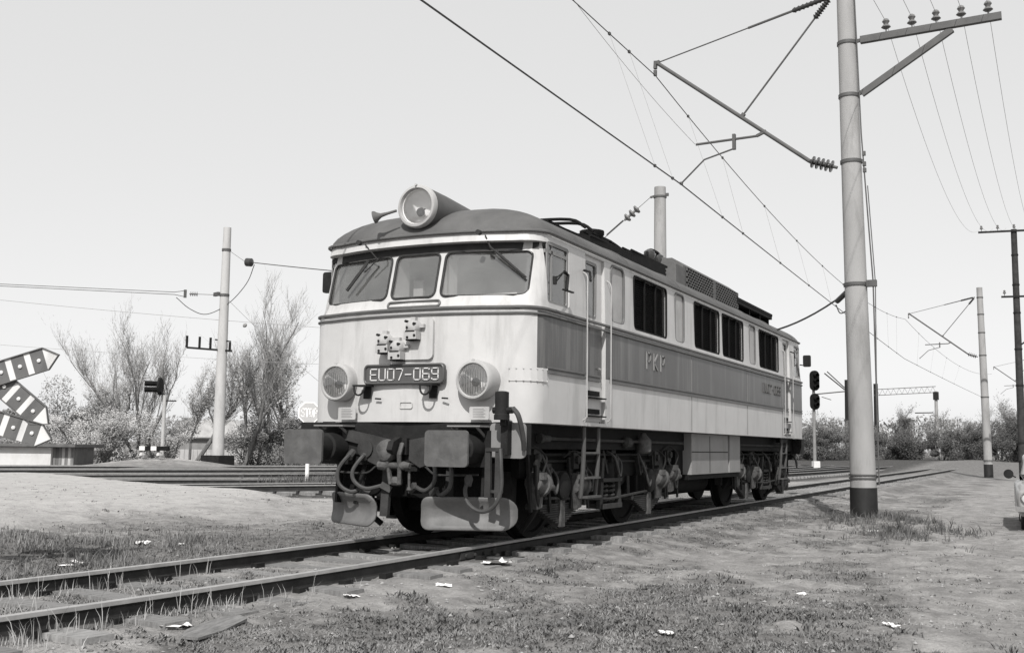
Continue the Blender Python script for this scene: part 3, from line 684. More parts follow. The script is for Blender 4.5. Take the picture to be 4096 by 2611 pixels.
# roof
rf = MB(); NR = 12; rr = []
for i in range(NR):
    t_ = 1-(1-.985*i/(NR-1))**1.5; c = (1-t_**1.8)**.5; ci = 1.2*(1-(1-t_**1.7)**.5)
    rr.append([(x, y, 3.47+.47*t_) for x, y in outline(max(1.475*c, .22), .15+ci, LEN-.15-ci, .30*max(c, .5) if c > .3 else .12)])
k = len(rr[0]); rf.v = [p for r_ in rr for p in r_]
rf.f = [(i*k+j, i*k+(j+1) % k, (i+1)*k+(j+1) % k, (i+1)*k+j) for i in range(NR-1) for j in range(k)]+[tuple((NR-1)*k+j for j in range(k))]; rf.m = [0]*len(rf.f)
roof = rf.build('roof', 'roof', loco, ang=50)
gt = MB(); O = outline(1.50, .13, LEN-.13, .32); gt.tube([(x, y, 3.478) for x, y in O]+[(O[0][0], O[0][1], 3.478)], .017, 6, False); gt.build('gutter', 'trim', roof)
for xx in (3.2, 5.4, 7.6, 9.7, 11.6):
    rj = MB(); rj.tube([(xx, -1.475*(1-t_**1.8)**.5-.003, 3.472+.47*t_) for t_ in (.02, .1, .2, .3, .42, .55, .68, .8, .9)], .010, 5, False); rj.build('roof_seam', 'roof', roof)
for sx, x0 in ((1, 0), (-1, LEN)):                          # roof headlight nacelle
    X = lambda d: x0+sx*d
    nz_ = MB(); nz_.lathe((X(.13), -.02, 3.81), (sx, 0, 0), [(.0, .205), (.004, .24), (.04, .247), (.5, .235), (1.2, .195), (1.9, .10), (2.2, .02)], 28, False)
    nac = nz_.build('headlight_nacelle', 'roof', loco)
    ri = MB(); ri.lathe((X(.14), -.02, 3.81), (-sx, 0, 0), [(-.03, .253), (.02, .253), (.04, .24), (.045, .215), (.02, .205), (.0, .20)], 32, False); ri.cyl((X(.11), -.02, 4.055), (X(.08), -.02, 4.055), .014, n=8); ri.build('rim', 'lgrey', nac)
    re = MB(); re.lathe((X(.30), -.02, 3.81), (-sx, 0, 0), [(0, .01), (.02, .10), (.08, .16), (.165, .2)], 28, False); re.build('reflector', 'reflect', nac)
    bb = MB(); bb.lathe((X(.26), -.02, 3.76), (-sx, 0, 0), [(0, .03), (.05, .055), (.08, .04), (.09, 0)], 14); bb.build('bulb_shield', 'grey', nac)
    le = MB(); le.lathe((X(.145), -.02, 3.81), (-sx, 0, 0), [(0, .2), (.015, .12), (.022, 0)], 24, False); le.build('lens', 'lens', nac)
    ho = MB(); ho.lathe((X(.0), .46*sx, 3.70), (sx*.25, -.9*sx, .25), [(-.02, .075), (0, .07), (.03, .045), (.07, .025), (.15, .017), (.26, .015)], 16); ho.build('horn', 'roof', loco)
# roof equipment
RZ = 3.97
for yy in (-.55, .55):
    wk = MB(); wk.box(1.9, 12.9, yy-.16, yy+.16, RZ-.06, RZ-.03); wk.build('roof_walkway', 'iron', loco, smooth=False)
def pantograph(x0, x1, z, flip):
    P = MB(); s = -1 if flip else 1; xa, xb = (x0, x1) if not flip else (x1, x0)
    for yy in (-.55, .55):
        P.tube([(xa, yy*.6, z+.17), ((xa+xb)/2, yy, z+.10), (xb, yy, z+.12)], .022, 6); P.tube([(xa+s*.15, yy*.4, z+.14), (xb-s*.5, yy*.75, z+.18)], .018, 6)
        P.tube([(xa+s*1.3, yy, z), (xb, yy, z)], .055, 6); P.tube([(xa+s*.1, yy*.8, z+.10), (xa+s*1.5, yy, z+.02)], .05, 6); P.tube([(xa+s*.3, yy*.9, z+.06), (xb, yy*1.05, z+.07)], .03, 6)
        for xx in (xa+s*1.3, xb): P.lathe((xx, yy, z-.16), (0, 0, 1), [(0, .04), (.02, .09), (.04, .05), (.07, .09), (.09, .05), (.12, .09), (.14, .04), (.18, .04)], 10)
    for xx in (xa+s*1.3, xb, (xa+xb)/2): P.tube([(xx, -.6, z+.01), (xx, .6, z+.01)], .025, 6)
    for d in (0, .28):
        P.tube(smooth_path([(xa+s*d, -.92, z+.04), (xa+s*d, -.68, z+.17), (xa+s*d, 0, z+.20), (xa+s*d, .68, z+.17), (xa+s*d, .92, z+.04)], 4), .022, 6)
    for yy in (-.35, .35): P.beam((xa-s*.03, yy, z+.17), (xa+s*.33, yy, z+.17), .05, .04)
    for xx in (xa+s*1.7, xa+s*2.4): P.tube([(xx, -.2, z+.03), (xx+s*.9, -.2, z+.05)], .05, 8)
    return P.build('pantograph', 'black', loco)
pantograph(3.0, 6.6, 4.0, False); pantograph(11.0, 13.9, 4.0, True)
for xx in (6.45, 6.9):
    i_ = MB(); i_.lathe((xx, -.62, 3.90), (0, 0, 1), [(0, .05), (.03, .11), (.06, .05), (.10, .11), (.13, .05), (.17, .11), (.20, .05), (.25, .06), (.34, .10), (.42, .09), (.46, .03)], 14); i_.build('roof_insulator', 'porc', loco)
bus = MB(); bus.tube(smooth_path([(4.2, -.5, 4.22), (4.9, -.55, 4.2), (5.6, -.58, 4.12), (6.2, -.6, 4.14), (6.45, -.62, 4.34), (6.9, -.62, 4.36), (7.3, -.6, 4.25)], 5), .028, 6); bus.tube([(3.3, -.75, 4.06), (6.8, -.78, 4.04)], .02, 6); bus.tube(smooth_path([(3.6, -.9, 3.86), (3.8, -.95, 3.82), (4.1, -.98, 3.85)], 4), .03, 6); bus.lathe((3.95, -.62, 4.02), (0, 0, 1), [(0, .10), (.12, .18), (.17, .18), (.2, .05)], 12); bus.build('busbar', 'black', loco)
rh = MB(); rh.prism([(-.95, 3.80), (-.95, 4.20), (-.75, 4.34), (.75, 4.34), (.95, 4.20), (.95, 3.80)], (7.25, 0, 0), (0, 1, 0), (0, 0, 1), (3.65, 0, 0))
rh.prism([(-.95, 3.80), (-.95, 4.16), (-.75, 4.28), (.75, 4.28), (.95, 4.16), (.95, 3.80)], (6.85, 0, 0), (0, 1, 0), (0, 0, 1), (.4, 0, 0))
hous = rh.build('resistor_housing', 'roofgrey', loco, smooth=False)
for sd in (-1, 1):
    bk = MB(); bk.box(7.4, 10.8, *sorted((sd*.952, sd*.956)), 3.84, 4.19); bk.build('grille_backing', 'black', hous, smooth=False)
    lt = MB()
    for r_ in range(8): lt.box(7.4, 10.8, *sorted((sd*.956, sd*.975)), 3.84+r_*.048, 3.855+r_*.048)
    for r_ in range(7):
        for q in range(24):
            xx = 7.42+q*.143+(.07 if r_ % 2 else 0); lt.box(xx-.018, xx+.018, *sorted((sd*.956, sd*.972)), 3.855+r_*.048, 3.888+r_*.048)
    lt.box(9.02, 9.16, *sorted((sd*.956, sd*.978)), 3.84, 4.19)
    tag(lt.build('perforated_panel', 'roofgrey', hous, smooth=False), kind='stuff')
for x0_, x1_, y0_, y1_, z0_, z1_ in ((3.0, 4.6, -.98, -.80, 3.84, 3.93), (4.7, 6.3, -.95, -.72, 3.86, 4.02), (3.6, 4.3, -.75, -.5, 3.94, 4.10), (5.0, 5.5, -.70, -.45, 3.96, 4.12)):
    k_ = MB(); k_.box(x0_, x1_, y0_, y1_, z0_, z1_); k_.tube([(x0_, y0_, z1_), (x1_+.2, y0_+.05, z1_+.03)], .022, 6); k_.build('roof_fitting', 'black', loco, smooth=False)
k_ = MB(); k_.box(10.7, 13.7, -.98, -.60, 3.98, 4.05); k_.box(10.7, 13.7, -.99, -.95, 4.05, 4.10)
for xx in (10.9, 11.8, 12.7, 13.5): k_.box(xx-.03, xx+.03, -.95, -.65, 3.80, 3.98)
k_.build('roof_board', 'black', loco, smooth=False)
tr = MB(); tr.tube(smooth_path([(10.85, -.5, 4.30), (11.1, -.5, 4.42), (11.4, -.5, 4.36), (11.7, -.5, 4.15)], 5), .02, 6); tr.build('jumper_loop', 'lgrey', loco)

# running gear: bogies, wheels, springs, brake gear
for c0, flip in ((0, False), (1, True)):
    ax = (1.62, 4.72) if not flip else (10.35, 13.45)
    xm = sum(ax)/2
    for sd in (-1, 1):
        fr = MB()
        pts = [(ax[0]-.95, .98), (ax[0]-.95, .74), (ax[0]-.45, .70), (ax[0]+.5, .70), (ax[0]+.75, .60), (xm-.55, .52), (xm+.55, .52), (ax[1]-.75, .60), (ax[1]-.5, .70), (ax[1]+.45, .70), (ax[1]+.95, .74), (ax[1]+.95, .98)]
        fr.prism(pts, (0, sd*1.0, 0), (1, 0, 0), (0, 0, 1), (0, sd*.10, 0)); fr.box(ax[0]-.95, ax[1]+.95, *sorted((sd*1.0, sd*1.18)), .98, 1.01)
        for xx in (ax[0]-.3, ax[0]+.3, ax[1]-.3, ax[1]+.3): fr.box(xx-.05, xx+.05, *sorted((sd*1.0, sd*1.14)), .36, .72)
        fr.build('bogie_frame', 'black', loco, smooth=False)
        for x in ax:
            w = MB(); yo = sd*.815
            w.lathe((x, sd*.66, .625), (0, sd, 0), [(0, .655), (.03, .655), (.04, .63), (.15, .625), (.155, .56), (.13, .54), (.10, .30), (.15, .24), (.19, .16), (.20, 0)], 36)
            w.build('wheel', 'black', loco)
            bx = MB(); bx.box(x-.17, x+.17, *sorted((sd*1.04, sd*1.20)), .44, .80); bx.lathe((x, sd*1.20, .625), (0, sd, 0), [(0, .17), (.05, .165), (.075, .12), (.08, 0)], 18)
            for a in range(6): bx.cyl((x+.14*math.cos(a*1.047), sd*1.24, .625+.14*math.sin(a*1.047)), (x+.14*math.cos(a*1.047), sd*1.262, .625+.14*math.sin(a*1.047)), .018, n=6)
            bx.build('axle_box', 'iron', loco)
            lf = MB(); nl = 9
            for q in range(nl):                             # leaf spring slung under the axle box
                h_ = .72*(1-q/nl*.86); z = .415-q*.026
                lf.obox((x, sd*1.15, z), (h_, 0, 0), (0, .05, 0), (0, 0, .010))
            spr = lf.build('leaf_spring', 'dusty', loco, smooth=False)
            bu = MB(); bu.box(x-.06, x+.06, *sorted((sd*1.08, sd*1.225)), .15, .47); bu.build('spring_buckle', 'dust2', spr)
            for e in (-1, 1): bu = MB(); bu.tube([(x+e*.70, sd*1.15, .41), (x+e*.66, sd*1.13, .70)], .025, 6); bu.cyl((x+e*.70, sd*1.08, .41), (x+e*.70, sd*1.22, .41), .04, n=8); bu.build('spring_link', 'dusty', spr)
        for e in (-.11, .11):                               # paired coil springs at the bolster
            cs = MB(); xx = xm+e*1.15
            cs.tube([(xx+.075*math.cos(t*.45), sd*1.14+.075*math.sin(t*.45), .36+t*.0044) for t in range(64)], .019, 6); cs.build('coil_spring', 'dusty', loco)
        sp2 = MB(); sp2.box(xm-.34, xm+.34, *sorted((sd*1.02, sd*1.26)), .30, .36); sp2.box(xm-.34, xm+.34, *sorted((sd*1.02, sd*1.26)), .645, .69)
        for e in (-1, 1): sp2.prism([(xm+e*.30, .3), (xm+e*.40, .3), (xm+e*.30, .95), (xm+e*.22, .95)], (0, sd*1.18, 0), (1, 0, 0), (0, 0, 1), (0, sd*.05, 0))
        sp2.build('spring_hanger', 'dusty', loco, smooth=False)
        for x, z, rr_ in ((ax[0]-.72, .70, .155), (ax[0]+.42, .66, .165), (ax[1]-.0+.36, .68, .16), (ax[1]+.95, .74, .14)) if not flip else ((ax[0]+.45, .66, .165), (ax[1]-.55, .68, .15), (ax[0]-.75, .72, .15)):
            rr_ *= .80; b = MB(); Y = sd*1.22
            b.lathe((x-.16, Y, z), (1, sd*.15, -.18), [(0, .05), (.015, rr_*.7), (.04, rr_*.95), (.17, rr_), (.18, rr_*1.16), (.225, rr_*1.16), (.235, rr_*.8), (.30, rr_*.55), (.31, .05), (.46, .035)], 14)
            for a_ in range(8): b.cyl((x+.01, Y+rr_*1.05*math.cos(a_*.785), z-.02+rr_*1.05*math.sin(a_*.785)), (x+.09, Y+rr_*1.05*math.cos(a_*.785), z-.035+rr_*1.05*math.sin(a_*.785)), .018, n=6)
            b.prism([(-.16, -.02), (.1, .0), (.06, -.22), (-.08, -.24)], (x, Y-sd*.06, z-rr_*.6), (1, 0, 0), (0, 0, 1), (0, sd*.1, 0)); b.obox((x-.10, Y+sd*.10, z+.06), (.05, 0, 0), (0, .05, 0), (0, 0, .04))
            b.build('brake_cylinder', 'dust2', loco)
            for pts_, w1, w2 in (([(x+.30, Y, z-.02), (x+.36, Y, .34)], .05, .022), ([(x-.26, Y, z+.30), (x-.16, Y, .36)], .045, .03)):
                lk = MB(); lk.beam(pts_[0], pts_[1], w1, w2); lk.build('brake_rigging', 'iron', loco, smooth=False)
            hp = MB(); hp.tube(smooth_path([(x-.10, Y+sd*.12, z+.10), (x-.06, Y+sd*.14, z+.26), (x-.2, Y+sd*.05, z+.38), (x-.42, Y, z+.30)], 5), .013, 6); hp.build('brake_pipe', 'iron', loco)
            cb = MB(); cb.box(x-.05, x+.12, *sorted((sd*1.1, sd*1.2)), z+rr_+.03, z+rr_+.24); cb.cyl((x+.04, sd*1.2, z+rr_+.14), (x+.04, sd*1.235, z+rr_+.14), .05, n=10); cb.build('valve_box', 'dusty', loco, smooth=False)
    rg_ = random.Random(50+c0)
    for sd in (-1, 1):
        for q in range(5):                                  # hangers, levers and hoses between frame and body
            x = ax[0]-.7+q*(ax[1]-ax[0]+1.4)/4+rg_.uniform(-.15, .15)
            h_ = MB(); h_.beam((x, sd*1.14, 1.05), (x+rg_.uniform(-.12, .12), sd*1.17, rg_.uniform(.55, .75)), rg_.uniform(.04, .09), .03); h_.build('hanger', rg_.choice(('iron', 'dusty', 'ladder')), loco, smooth=False)
            x += .3+rg_.uniform(-.1, .1); z = rg_.uniform(.62, .9)
            h_ = MB(); h_.tube(smooth_path([(x-.16, sd*1.15, 1.04), (x-.14, sd*1.26, z+.08), (x, sd*1.28, z-.16), (x+.15, sd*1.24, z), (x+.2, sd*1.12, z+.14)], 5), .017, 6); h_.build('air_hose', 'hose', loco)
            h_ = MB(); h_.box(x-.07, x+.08, *sorted((sd*1.10, sd*1.19)), z+.02, z+.18); h_.cyl((x, sd*1.19, z+.1), (x, sd*1.23, z+.1), .035, n=8); h_.build('junction_box', rg_.choice(('iron', 'dusty')), loco, smooth=False)
        h_ = MB(); h_.tube([(ax[0]-.5, sd*1.2, .50), (xm, sd*1.22, .42), (ax[1]+.5, sd*1.2, .50)], .018, 6); h_.build('brake_pull_rod', 'dusty', loco)
        h_ = MB(); h_.tube([(ax[0]-.8, sd*1.12, .92), (ax[1]+.8, sd*1.12, .90)], .022, 6); h_.build('cable_conduit', 'iron', loco)
        for x in ax:
            for e in (-1, 1):
                h_ = MB(); h_.prism([(-.05, -.2), (.05, -.2), (.07, .2), (-.07, .2)], (x+e*.70, sd*.80, .62), (1, 0, 0), (0, 0, 1), (0, sd*.12, 0)); h_.build('brake_shoe', 'dusty', loco, smooth=False)
    eq = MB(); eq.box(ax[0]-.5, ax[0]+1.25, -.62, .62, .30, 1.0); eq.box(ax[1]-1.25, ax[1]+.5, -.62, .62, .30, 1.0); eq.box(ax[0]-.8, ax[1]+.8, -.95, .95, .80, 1.02)
    for x in ax: eq.cyl((x, -.8, .625), (x, .8, .625), .09)
    eq.build('traction_motors', 'black', loco)
uf = MB(); uf.box(.15, LEN-.15, -1.22, 1.22, 1.06, 1.345); uf.box(6.0, 9.4, -1.2, 1.2, .72, 1.06); uf.build('underframe', 'black', loco, smooth=False)
for yy in (-.55, .55):  # black tanks added to darken the gap between the bogies
    ar_ = MB(); ar_.lathe((6.3, yy, .52), (1, 0, 0), [(0, .02), (.02, .16), (.1, .22), (3.0, .22), (3.08, .16), (3.1, .02)], 16); ar_.build('dark_filler_tank', 'black', loco)
for sd in (-1, 1):
    bb = MB(); y0, y1 = sorted((sd*1.2, sd*1.345)); bb.box(6.38, 8.55, y0, y1, .68, 1.33); bb.box(8.66, 9.38, y0, y1, .68, 1.33); bb.box(8.55, 8.66, *sorted((sd*1.2, sd*1.30)), .70, 1.33)
    bx = bb.build('equipment_box', 'boxpaint', loco, smooth=False)
    d_ = MB(); d_.box(6.40, 8.53, *sorted((sd*1.345, sd*1.35)), 1.03, 1.045); d_.box(7.4, 7.42, *sorted((sd*1.345, sd*1.349)), .7, 1.3); d_.build('lid_seam', 'iron', bx, smooth=False)
    sk = MB(); sk.box(6.3, 9.4, *sorted((sd*1.1, sd*1.31)), .60, .675); sk.build('box_bearer', 'black', loco, smooth=False)
    pp = MB(); pp.tube([(.95, sd*1.26, 1.18), (6.2, sd*1.26, 1.17)], .02, 8); pp.lathe((.85, sd*1.26, 1.18), (1, 0, 0), [(0, .05), (.06, .06), (.1, .035), (.25, .045), (.32, .02)], 10); pp.lathe((3.55, sd*1.26, 1.16), (1, 0, 0), [(0, .02), (.05, .07), (.2, .075), (.25, .02)], 10); pp.build('air_pipe', 'dusty', loco); pp = MB(); pp.tube([(9.6, sd*1.26, 1.17), (13.8, sd*1.26, 1.17)], .02, 8); pp.build('air_pipe', 'dusty', loco)
    vl = MB(); vl.lathe((4.25, sd*1.30, 1.30), (0, 0, -1), [(0, .03), (.04, .05), (.1, .11), (.26, .11), (.28, .09), (.29, .02)], 12); vl.build('sand_pipe_box', 'dust2', loco)
    for a in (1.78, LEN-2.28):                              # steps below the cab doors
        ld = MB()
        for dx in (.0, .46): ld.tube(smooth_path([(a+dx, sd*1.42, 1.45), (a+dx, sd*1.42, 1.15), (a+dx+.03, sd*1.40, .85), (a+dx+.07, sd*1.35, .48)], 4), .028, 8)
        for z, dx in ((1.02, .02), (.72, .04), (.49, .07)): ld.box(a+dx, a+dx+.46, *sorted((sd*1.33, sd*1.44)), z-.012, z+.012)
        ld.build('cab_steps', 'ladder', loco)
    ck = MB(); ck.box(a+.02, a+.46, *sorted((sd*1.3, sd*1.45)), 1.24, 1.40); ck.build('step_box', 'black', loco, smooth=False)
    for x, e in ((.75, 1), (13.2, -1)):                      # sanding pipes
        sd_ = MB(); sd_.tube(smooth_path([(x, sd*1.28, 1.0), (x, sd*1.28, .7), (x+e*.12, sd*1.22, .4), (x+e*.3, sd*.95, .12)], 4), .035, 8); sd_.build('sand_pipe', 'iron', loco)

# headstocks with buffers, coupling, hoses and ploughs
for sx, x0 in ((1, 0), (-1, LEN)):
    X = lambda d: x0-sx*d; bx2 = lambda a, b: sorted((X(a), X(b)))
    hs = MB(); hs.box(*bx2(-.25, -.04), -1.45, 1.45, 1.0, 1.335); hs.box(*bx2(-.2, .0), -.95, .95, .86, 1.20)
    for s in (-1, 1): hs.prism([(s*.30, 1.17), (s*.75, 1.24), (s*.75, 1.0), (s*.30, .93)], (X(-.02), 0, 0), (0, 1, 0), (0, 0, 1), (-sx*.05, 0, 0)); hs.prism([(s*.05, 1.16), (s*.30, 1.17), (s*.2, .80), (s*.05, .80)], (X(-.02), 0, 0), (0, 1, 0), (0, 0, 1), (-sx*.06, 0, 0))
    hs.build('headstock', 'iron', loco, smooth=False)
    for s in (-1, 1): gs = MB(); gs.prism([(s*.12, 1.14), (s*.78, 1.26), (s*.78, 1.14), (s*.50, 1.08), (s*.42, .90), (s*.26, .84), (s*.12, .92)], (X(.005), 0, 0), (0, 1, 0), (0, 0, 1), (-sx*.07, 0, 0)); gs.cyl((X(.07), s*.45, 1.04), (X(.10), s*.45, 1.04), .10, n=18); gs.build('gusset', 'dusty', loco, smooth=False)
    lw = MB(); lw.box(*bx2(-.28, -.22), -1.0, 1.0, .50, .90); lw.build('lower_headstock', 'black', loco, smooth=False)
    for s in (-1, 1):
        bl_ = .64 if s > 0 else .55
        b = MB(); b.lathe((X(-.03), s*.875, 1.055), (-sx, 0, 0), [(0, .20), (.03, .20), (.035, .165), (.30, .155), (.31, .125), (bl_+.03, .12)], 20)
        b.box(*bx2(-.03, .02), s*.875-.22, s*.875+.22, .86, 1.25); bf = b.build('buffer', 'iron', loco)
        pl = MB(); pl.prism(rrect(s*.875-.255, s*.875+.255, .868, 1.242, .045), (X(bl_), 0, 0), (0, 1, 0), (0, 0, 1), (-sx*.03, 0, 0)); pl.lathe((X(bl_+.028), s*.875, 1.055), (-sx, 0, 0), [(0, .18), (.005, .13), (.001, .115), (.003, .08), (.006, .05), (.006, 0)], 24); pl.build('buffer_plate', 'buffer', bf)
        st = MB(); st.box(*bx2(-.02, .22), s*.875-.20, s*.875+.20, 1.285, 1.30); 
        for d in (-.15, .15): st.beam((X(0), s*.875+d, 1.18), (X(.2), s*.875+d, 1.285), .012, .03)
        st.build('shunter_step', 'grey', loco, smooth=False)
        # plough blade, set back towards the outside
        pg = MB(); cy, cz_, hw_, hh_ = .75, .365, .46, .165; outl = rrect(-hw_, hw_, -hh_, hh_, .12, 5); vs = []; fs = []; nn = len(outl)
        for f in (1.0, .75, .5, .25, .02):                   # dished blade built from nested outlines
            for u, v in outl:
                y = s*(cy+u*f)-.08*sx; xx = .30-(u*f+hw_)/(2*hw_)*.48; vs.append((X(xx-.10*(1-(v*f/hh_)**2)), y, cz_+v*f))
        for q in range(4): fs += [(q*nn+j, q*nn+(j+1) % nn, (q+1)*nn+(j+1) % nn, (q+1)*nn+j) for j in range(nn)]
        fs.append(tuple(4*nn+j for j in range(nn)))
        pg.add(vs, fs); pgo = pg.build('snow_plough', 'plough', loco, ang=60)
        so2 = pgo.modifiers.new('thick', 'SOLIDIFY'); so2.thickness = .02
        pk = MB(); pk.beam((X(-.1), s*.55, .9), (X(.02), s*.6, .42), .09, .03); pk.build('plough_bracket', 'iron', loco, smooth=False); pk = MB(); pk.beam((X(-.15), s*.95, .9), (X(-.12), s*.95, .42), .09, .03); pk.build('plough_bracket', 'iron', loco, smooth=False)
        # hoses
        for y0, y1, zb, r_ in ((.66, .62, .56, .023), (.46, .34, .60, .023)):
            hz = MB(); hz.tube(smooth_path([(X(.02), s*y0, .98), (X(.12), s*y0, .95), (X(.2), s*(y0+.07), .80), (X(.2), s*(y0+.05), zb+.08), (X(.16), s*(y0-.08), zb), (X(.08), s*(y1-.14), zb+.04)], 6), r_, 8)
            hz.cyl((X(.02), s*y0, 1.0), (X(.1), s*y0, .94), .045, n=8); hz.beam((X(.1), s*(y1-.12), zb+.05), (X(.05), s*(y1-.22), zb-.01), .05, .07)
            hz.build('brake_hose', 'hose', loco)
        pi = MB(); pi.tube(smooth_path([(X(.0), s*.95, .78), (X(.05), s*.75, .77), (X(.05), s*.45, .77), (X(.05), s*.3, .86), (X(.05), s*.12, .88)], 5), .012, 6); pi.build('air_pipe', 'dusty', loco)
        if s*sx < 0: continue
        gd = MB(); gd.beam((X(.0), s*.20, .86), (X(.06), s*.19, .30), .10, .05, (1, 0, 0)); gd.build('plough_post', 'dusty', loco, smooth=False)
    ck = MB(); ck.box(*bx2(-.05, .10), -.10, .10, .98, 1.16); ck.prism([(-.05, 1.14), (.12, 1.17), (.26, 1.12), (.30, 1.03), (.24, .98), (.17, 1.03), (.05, 1.02), (-.05, 1.0)], (X(0), .035, 0), (-sx, 0, 0), (0, 0, 1), (0, -.07, 0)); ck.build('draw_hook', 'iron', loco, smooth=False)
    ch = MB()
    for y in (-.07, .07): ch.tube([(X(.14), y, 1.10), (X(.22), y*1.2, .98), (X(.18), y, .80), (X(.16), y*.8, .66)], .026, 6)
    ch.lathe((X(.18), -.2, .86), (0, 1, 0), [(0, .03), (.08, .05), (.14, .035), (.26, .035), (.30, .06), (.4, .05)], 10); ch.lathe((X(.08), .09, 1.02), (-sx, .1, 0), [(0, .10), (.1, .13), (.16, .11), (.2, .05)], 14); ch.lathe((X(.13), -.05, .69), (0, 1, 0), [(0, .05), (.1, .05)], 10); ch.tube([(X(.13), -.16, .84), (X(.14), -.17, .62)], .015, 6); ch.lathe((X(.14), -.17, .58), (0, 0, 1), [(0, .01), (.02, .03), (.06, .01)], 8)
    ch.build('screw_coupling', 'dust2', loco)
    y0 = -1.30*sx                                           # heating jumper with its cable and dummy holder at one corner
    jb = MB(); jb.lathe((X(.16), y0, 1.66), (0, 0, -1), [(0, .04), (.01, .075), (.24, .075), (.25, .085), (.30, .085)], 14); jb.box(*bx2(.04, .14), y0-.03, y0+.03, 1.30, 1.50); jb.cyl((X(.16), y0+.1, 1.46), (X(.16), y0-.13, 1.46), .035, n=8); jb.box(*bx2(.0, .10), y0-.04, y0+.04, 1.0, 1.35); jb.build('heating_jumper', 'iron', loco)
    jc = MB(); jc.tube(smooth_path([(X(.16), y0-.13*sx, 1.48), (X(.17), y0-.20*sx, 1.40), (X(.1), y0-.22*sx, 1.2), (X(.03), y0-.2*sx, 1.05)], 5), .028, 8); jc.build('jumper_cable', 'hose', loco)
    jd = MB(); jd.tube(smooth_path([(X(.24), y0-.03*sx, 1.06), (X(.26), y0-.05*sx, .90), (X(.25), y0-.05*sx, .65), (X(.25), y0+.02*sx, .48), (X(.25), y0+.17*sx, .41), (X(.24), y0+.33*sx, .48), (X(.2), y0+.40*sx, .62), (X(.14), y0+.40*sx, .70)], 7), .022, 8); jd.lathe((X(.14), y0+.40*sx, .66), (.2*sx, 0, 1), [(0, .035), (.08, .05), (.12, .03)], 8); jd.build('heating_cable', 'hose', loco)
    jp = MB()
    for d in (-.06, .06): jp.prism([(d-.03, 1.06), (d+.03, 1.06), (d+.035, .55), (d-.035, .55)], (X(.12), y0+.10*sx, 0), (0, 1, 0), (0, 0, 1), (-sx*.04, 0, 0))
    jp.box(*bx2(.10, .17), y0+.02, y0+.18, 1.03, 1.07); jp.box(*bx2(.1, .15), y0+.0, y0+.2, .6, .63); jp.build('cable_holder', 'dusty', loco, smooth=False)
    ep = MB(); ep.prism(rrect(min(-1.5*sx, -1.08*sx), max(-1.5*sx, -1.08*sx), .96, 1.33, .05), (X(-.03), 0, 0), (0, 1, 0), (0, 0, 1), (-sx*.03, 0, 0)); ep.build('corner_plate', 'grey', loco)

# ------------------------------------------------------------ overhead line masts
def insulator_rod(mb, p, q, n, r, core=.02, mi=1):
    p, q = Vector(p), Vector(q); L = (q-p).length; pr = [(0, core)]
    for i in range(n): a = L*(i+.15)/n; b = L*(i+.75)/n; pr += [(a, core*1.2), (a+.005, r), ((a+b)/2, r), (b, core*1.2)]
    mb.lathe(p, q-p, pr+[(L, core)], 12, True, mi)
def mast_pole(top, bot, z_band, r_top, r_bot, parent, n=28):
    t, b = Vector(top), Vector(bot); f = (z_band-b.z)/(t.z-b.z); m_ = b.lerp(t, f); rm = r_bot+(r_top-r_bot)*f
    MB().tube([m_, m_.lerp(t, .25), m_.lerp(t, .5), m_.lerp(t, .75), t], [rm, rm+(r_top-rm)*.25, rm+(r_top-rm)*.5, rm+(r_top-rm)*.75, r_top], n).build('pole', 'concrete', parent)
    MB().tube([b-Vector((0, 0, .6)), m_], [r_bot+.012, rm+.012], n).build('base_band', 'tar', parent)
def clamp(mb, c, r, w=.07, n=20):
    mb.lathe(Vector(c)-Vector((0, 0, w/2)), (0, 0, 1), [(0, r), (0, r+.02), (w, r+.02), (w, r)], n, False)
def cantilever(parent, B, y_wire):
    # B: dict of points; tube, ties, registration arm, steady arm
    t = MB(); t.tube([B['base'], B['tip']], .04, 10); insulator_rod(t, Vector(B['wall']).lerp(Vector(B['base']), .15), B['base'], 5, .115, .04)
    t.tube([B['wall'], Vector(B['wall']).lerp(Vector(B['base']), .3)], .03, 8); t.build('cantilever_tube', ['galv', 'porc'], parent)
    for a, b, th, l_i in ((B['top'], B['tip'], .014, .18), (B['top'], B['mid'], .020, .15)):
        s = MB(); a, b = Vector(a), Vector(b); p1 = a.lerp(b, .03); p2 = a.lerp(b, .03+l_i)
        insulator_rod(s, p1, p2, 8, .065 if th > .015 else .055, .035); s.tube([a, p1], .02, 6); s.tube([p2, b], th, 8)
        if th < .015: s.tube([p2, a.lerp(b, .46)], .026, 8)
        s.beam(b-(b-a).normalized()*.06, b+(b-a).normalized()*.02, .07, .07); s.build('tie_rod', ['galv', 'porc'], parent)
    r_ = MB(); r_.tube([B['drop'], B['regr'], B['regl']], .026, 8); r_.beam(B['drop'], B['regr'], .06, .05); r_.build('registration_arm', 'galv', parent)
    s = MB(); m_ = Vector(B['regm']); s.beam(m_+Vector((0, 0, .05)), m_-Vector((0, 0, .26)), .08, .06); s.tube([B['sty'], B['knee'], B['wire']], .018, 8); s.beam(Vector(B['wire'])-Vector((.04, 0, 0)), Vector(B['wire'])+Vector((.04, 0, 0)), .05, .05); s.build('steady_arm', 'galv', parent)
    h = MB(); tp = Vector(B['tip']); h.beam(tp+Vector((0, .03, .04)), tp-Vector((0, -.04, .12)), .08, .06); h.beam(tp-Vector((0, -.04, .15)), tp-Vector((0, -.04, .27)), .06, .06); h.build('wire_saddle', 'galv', parent)

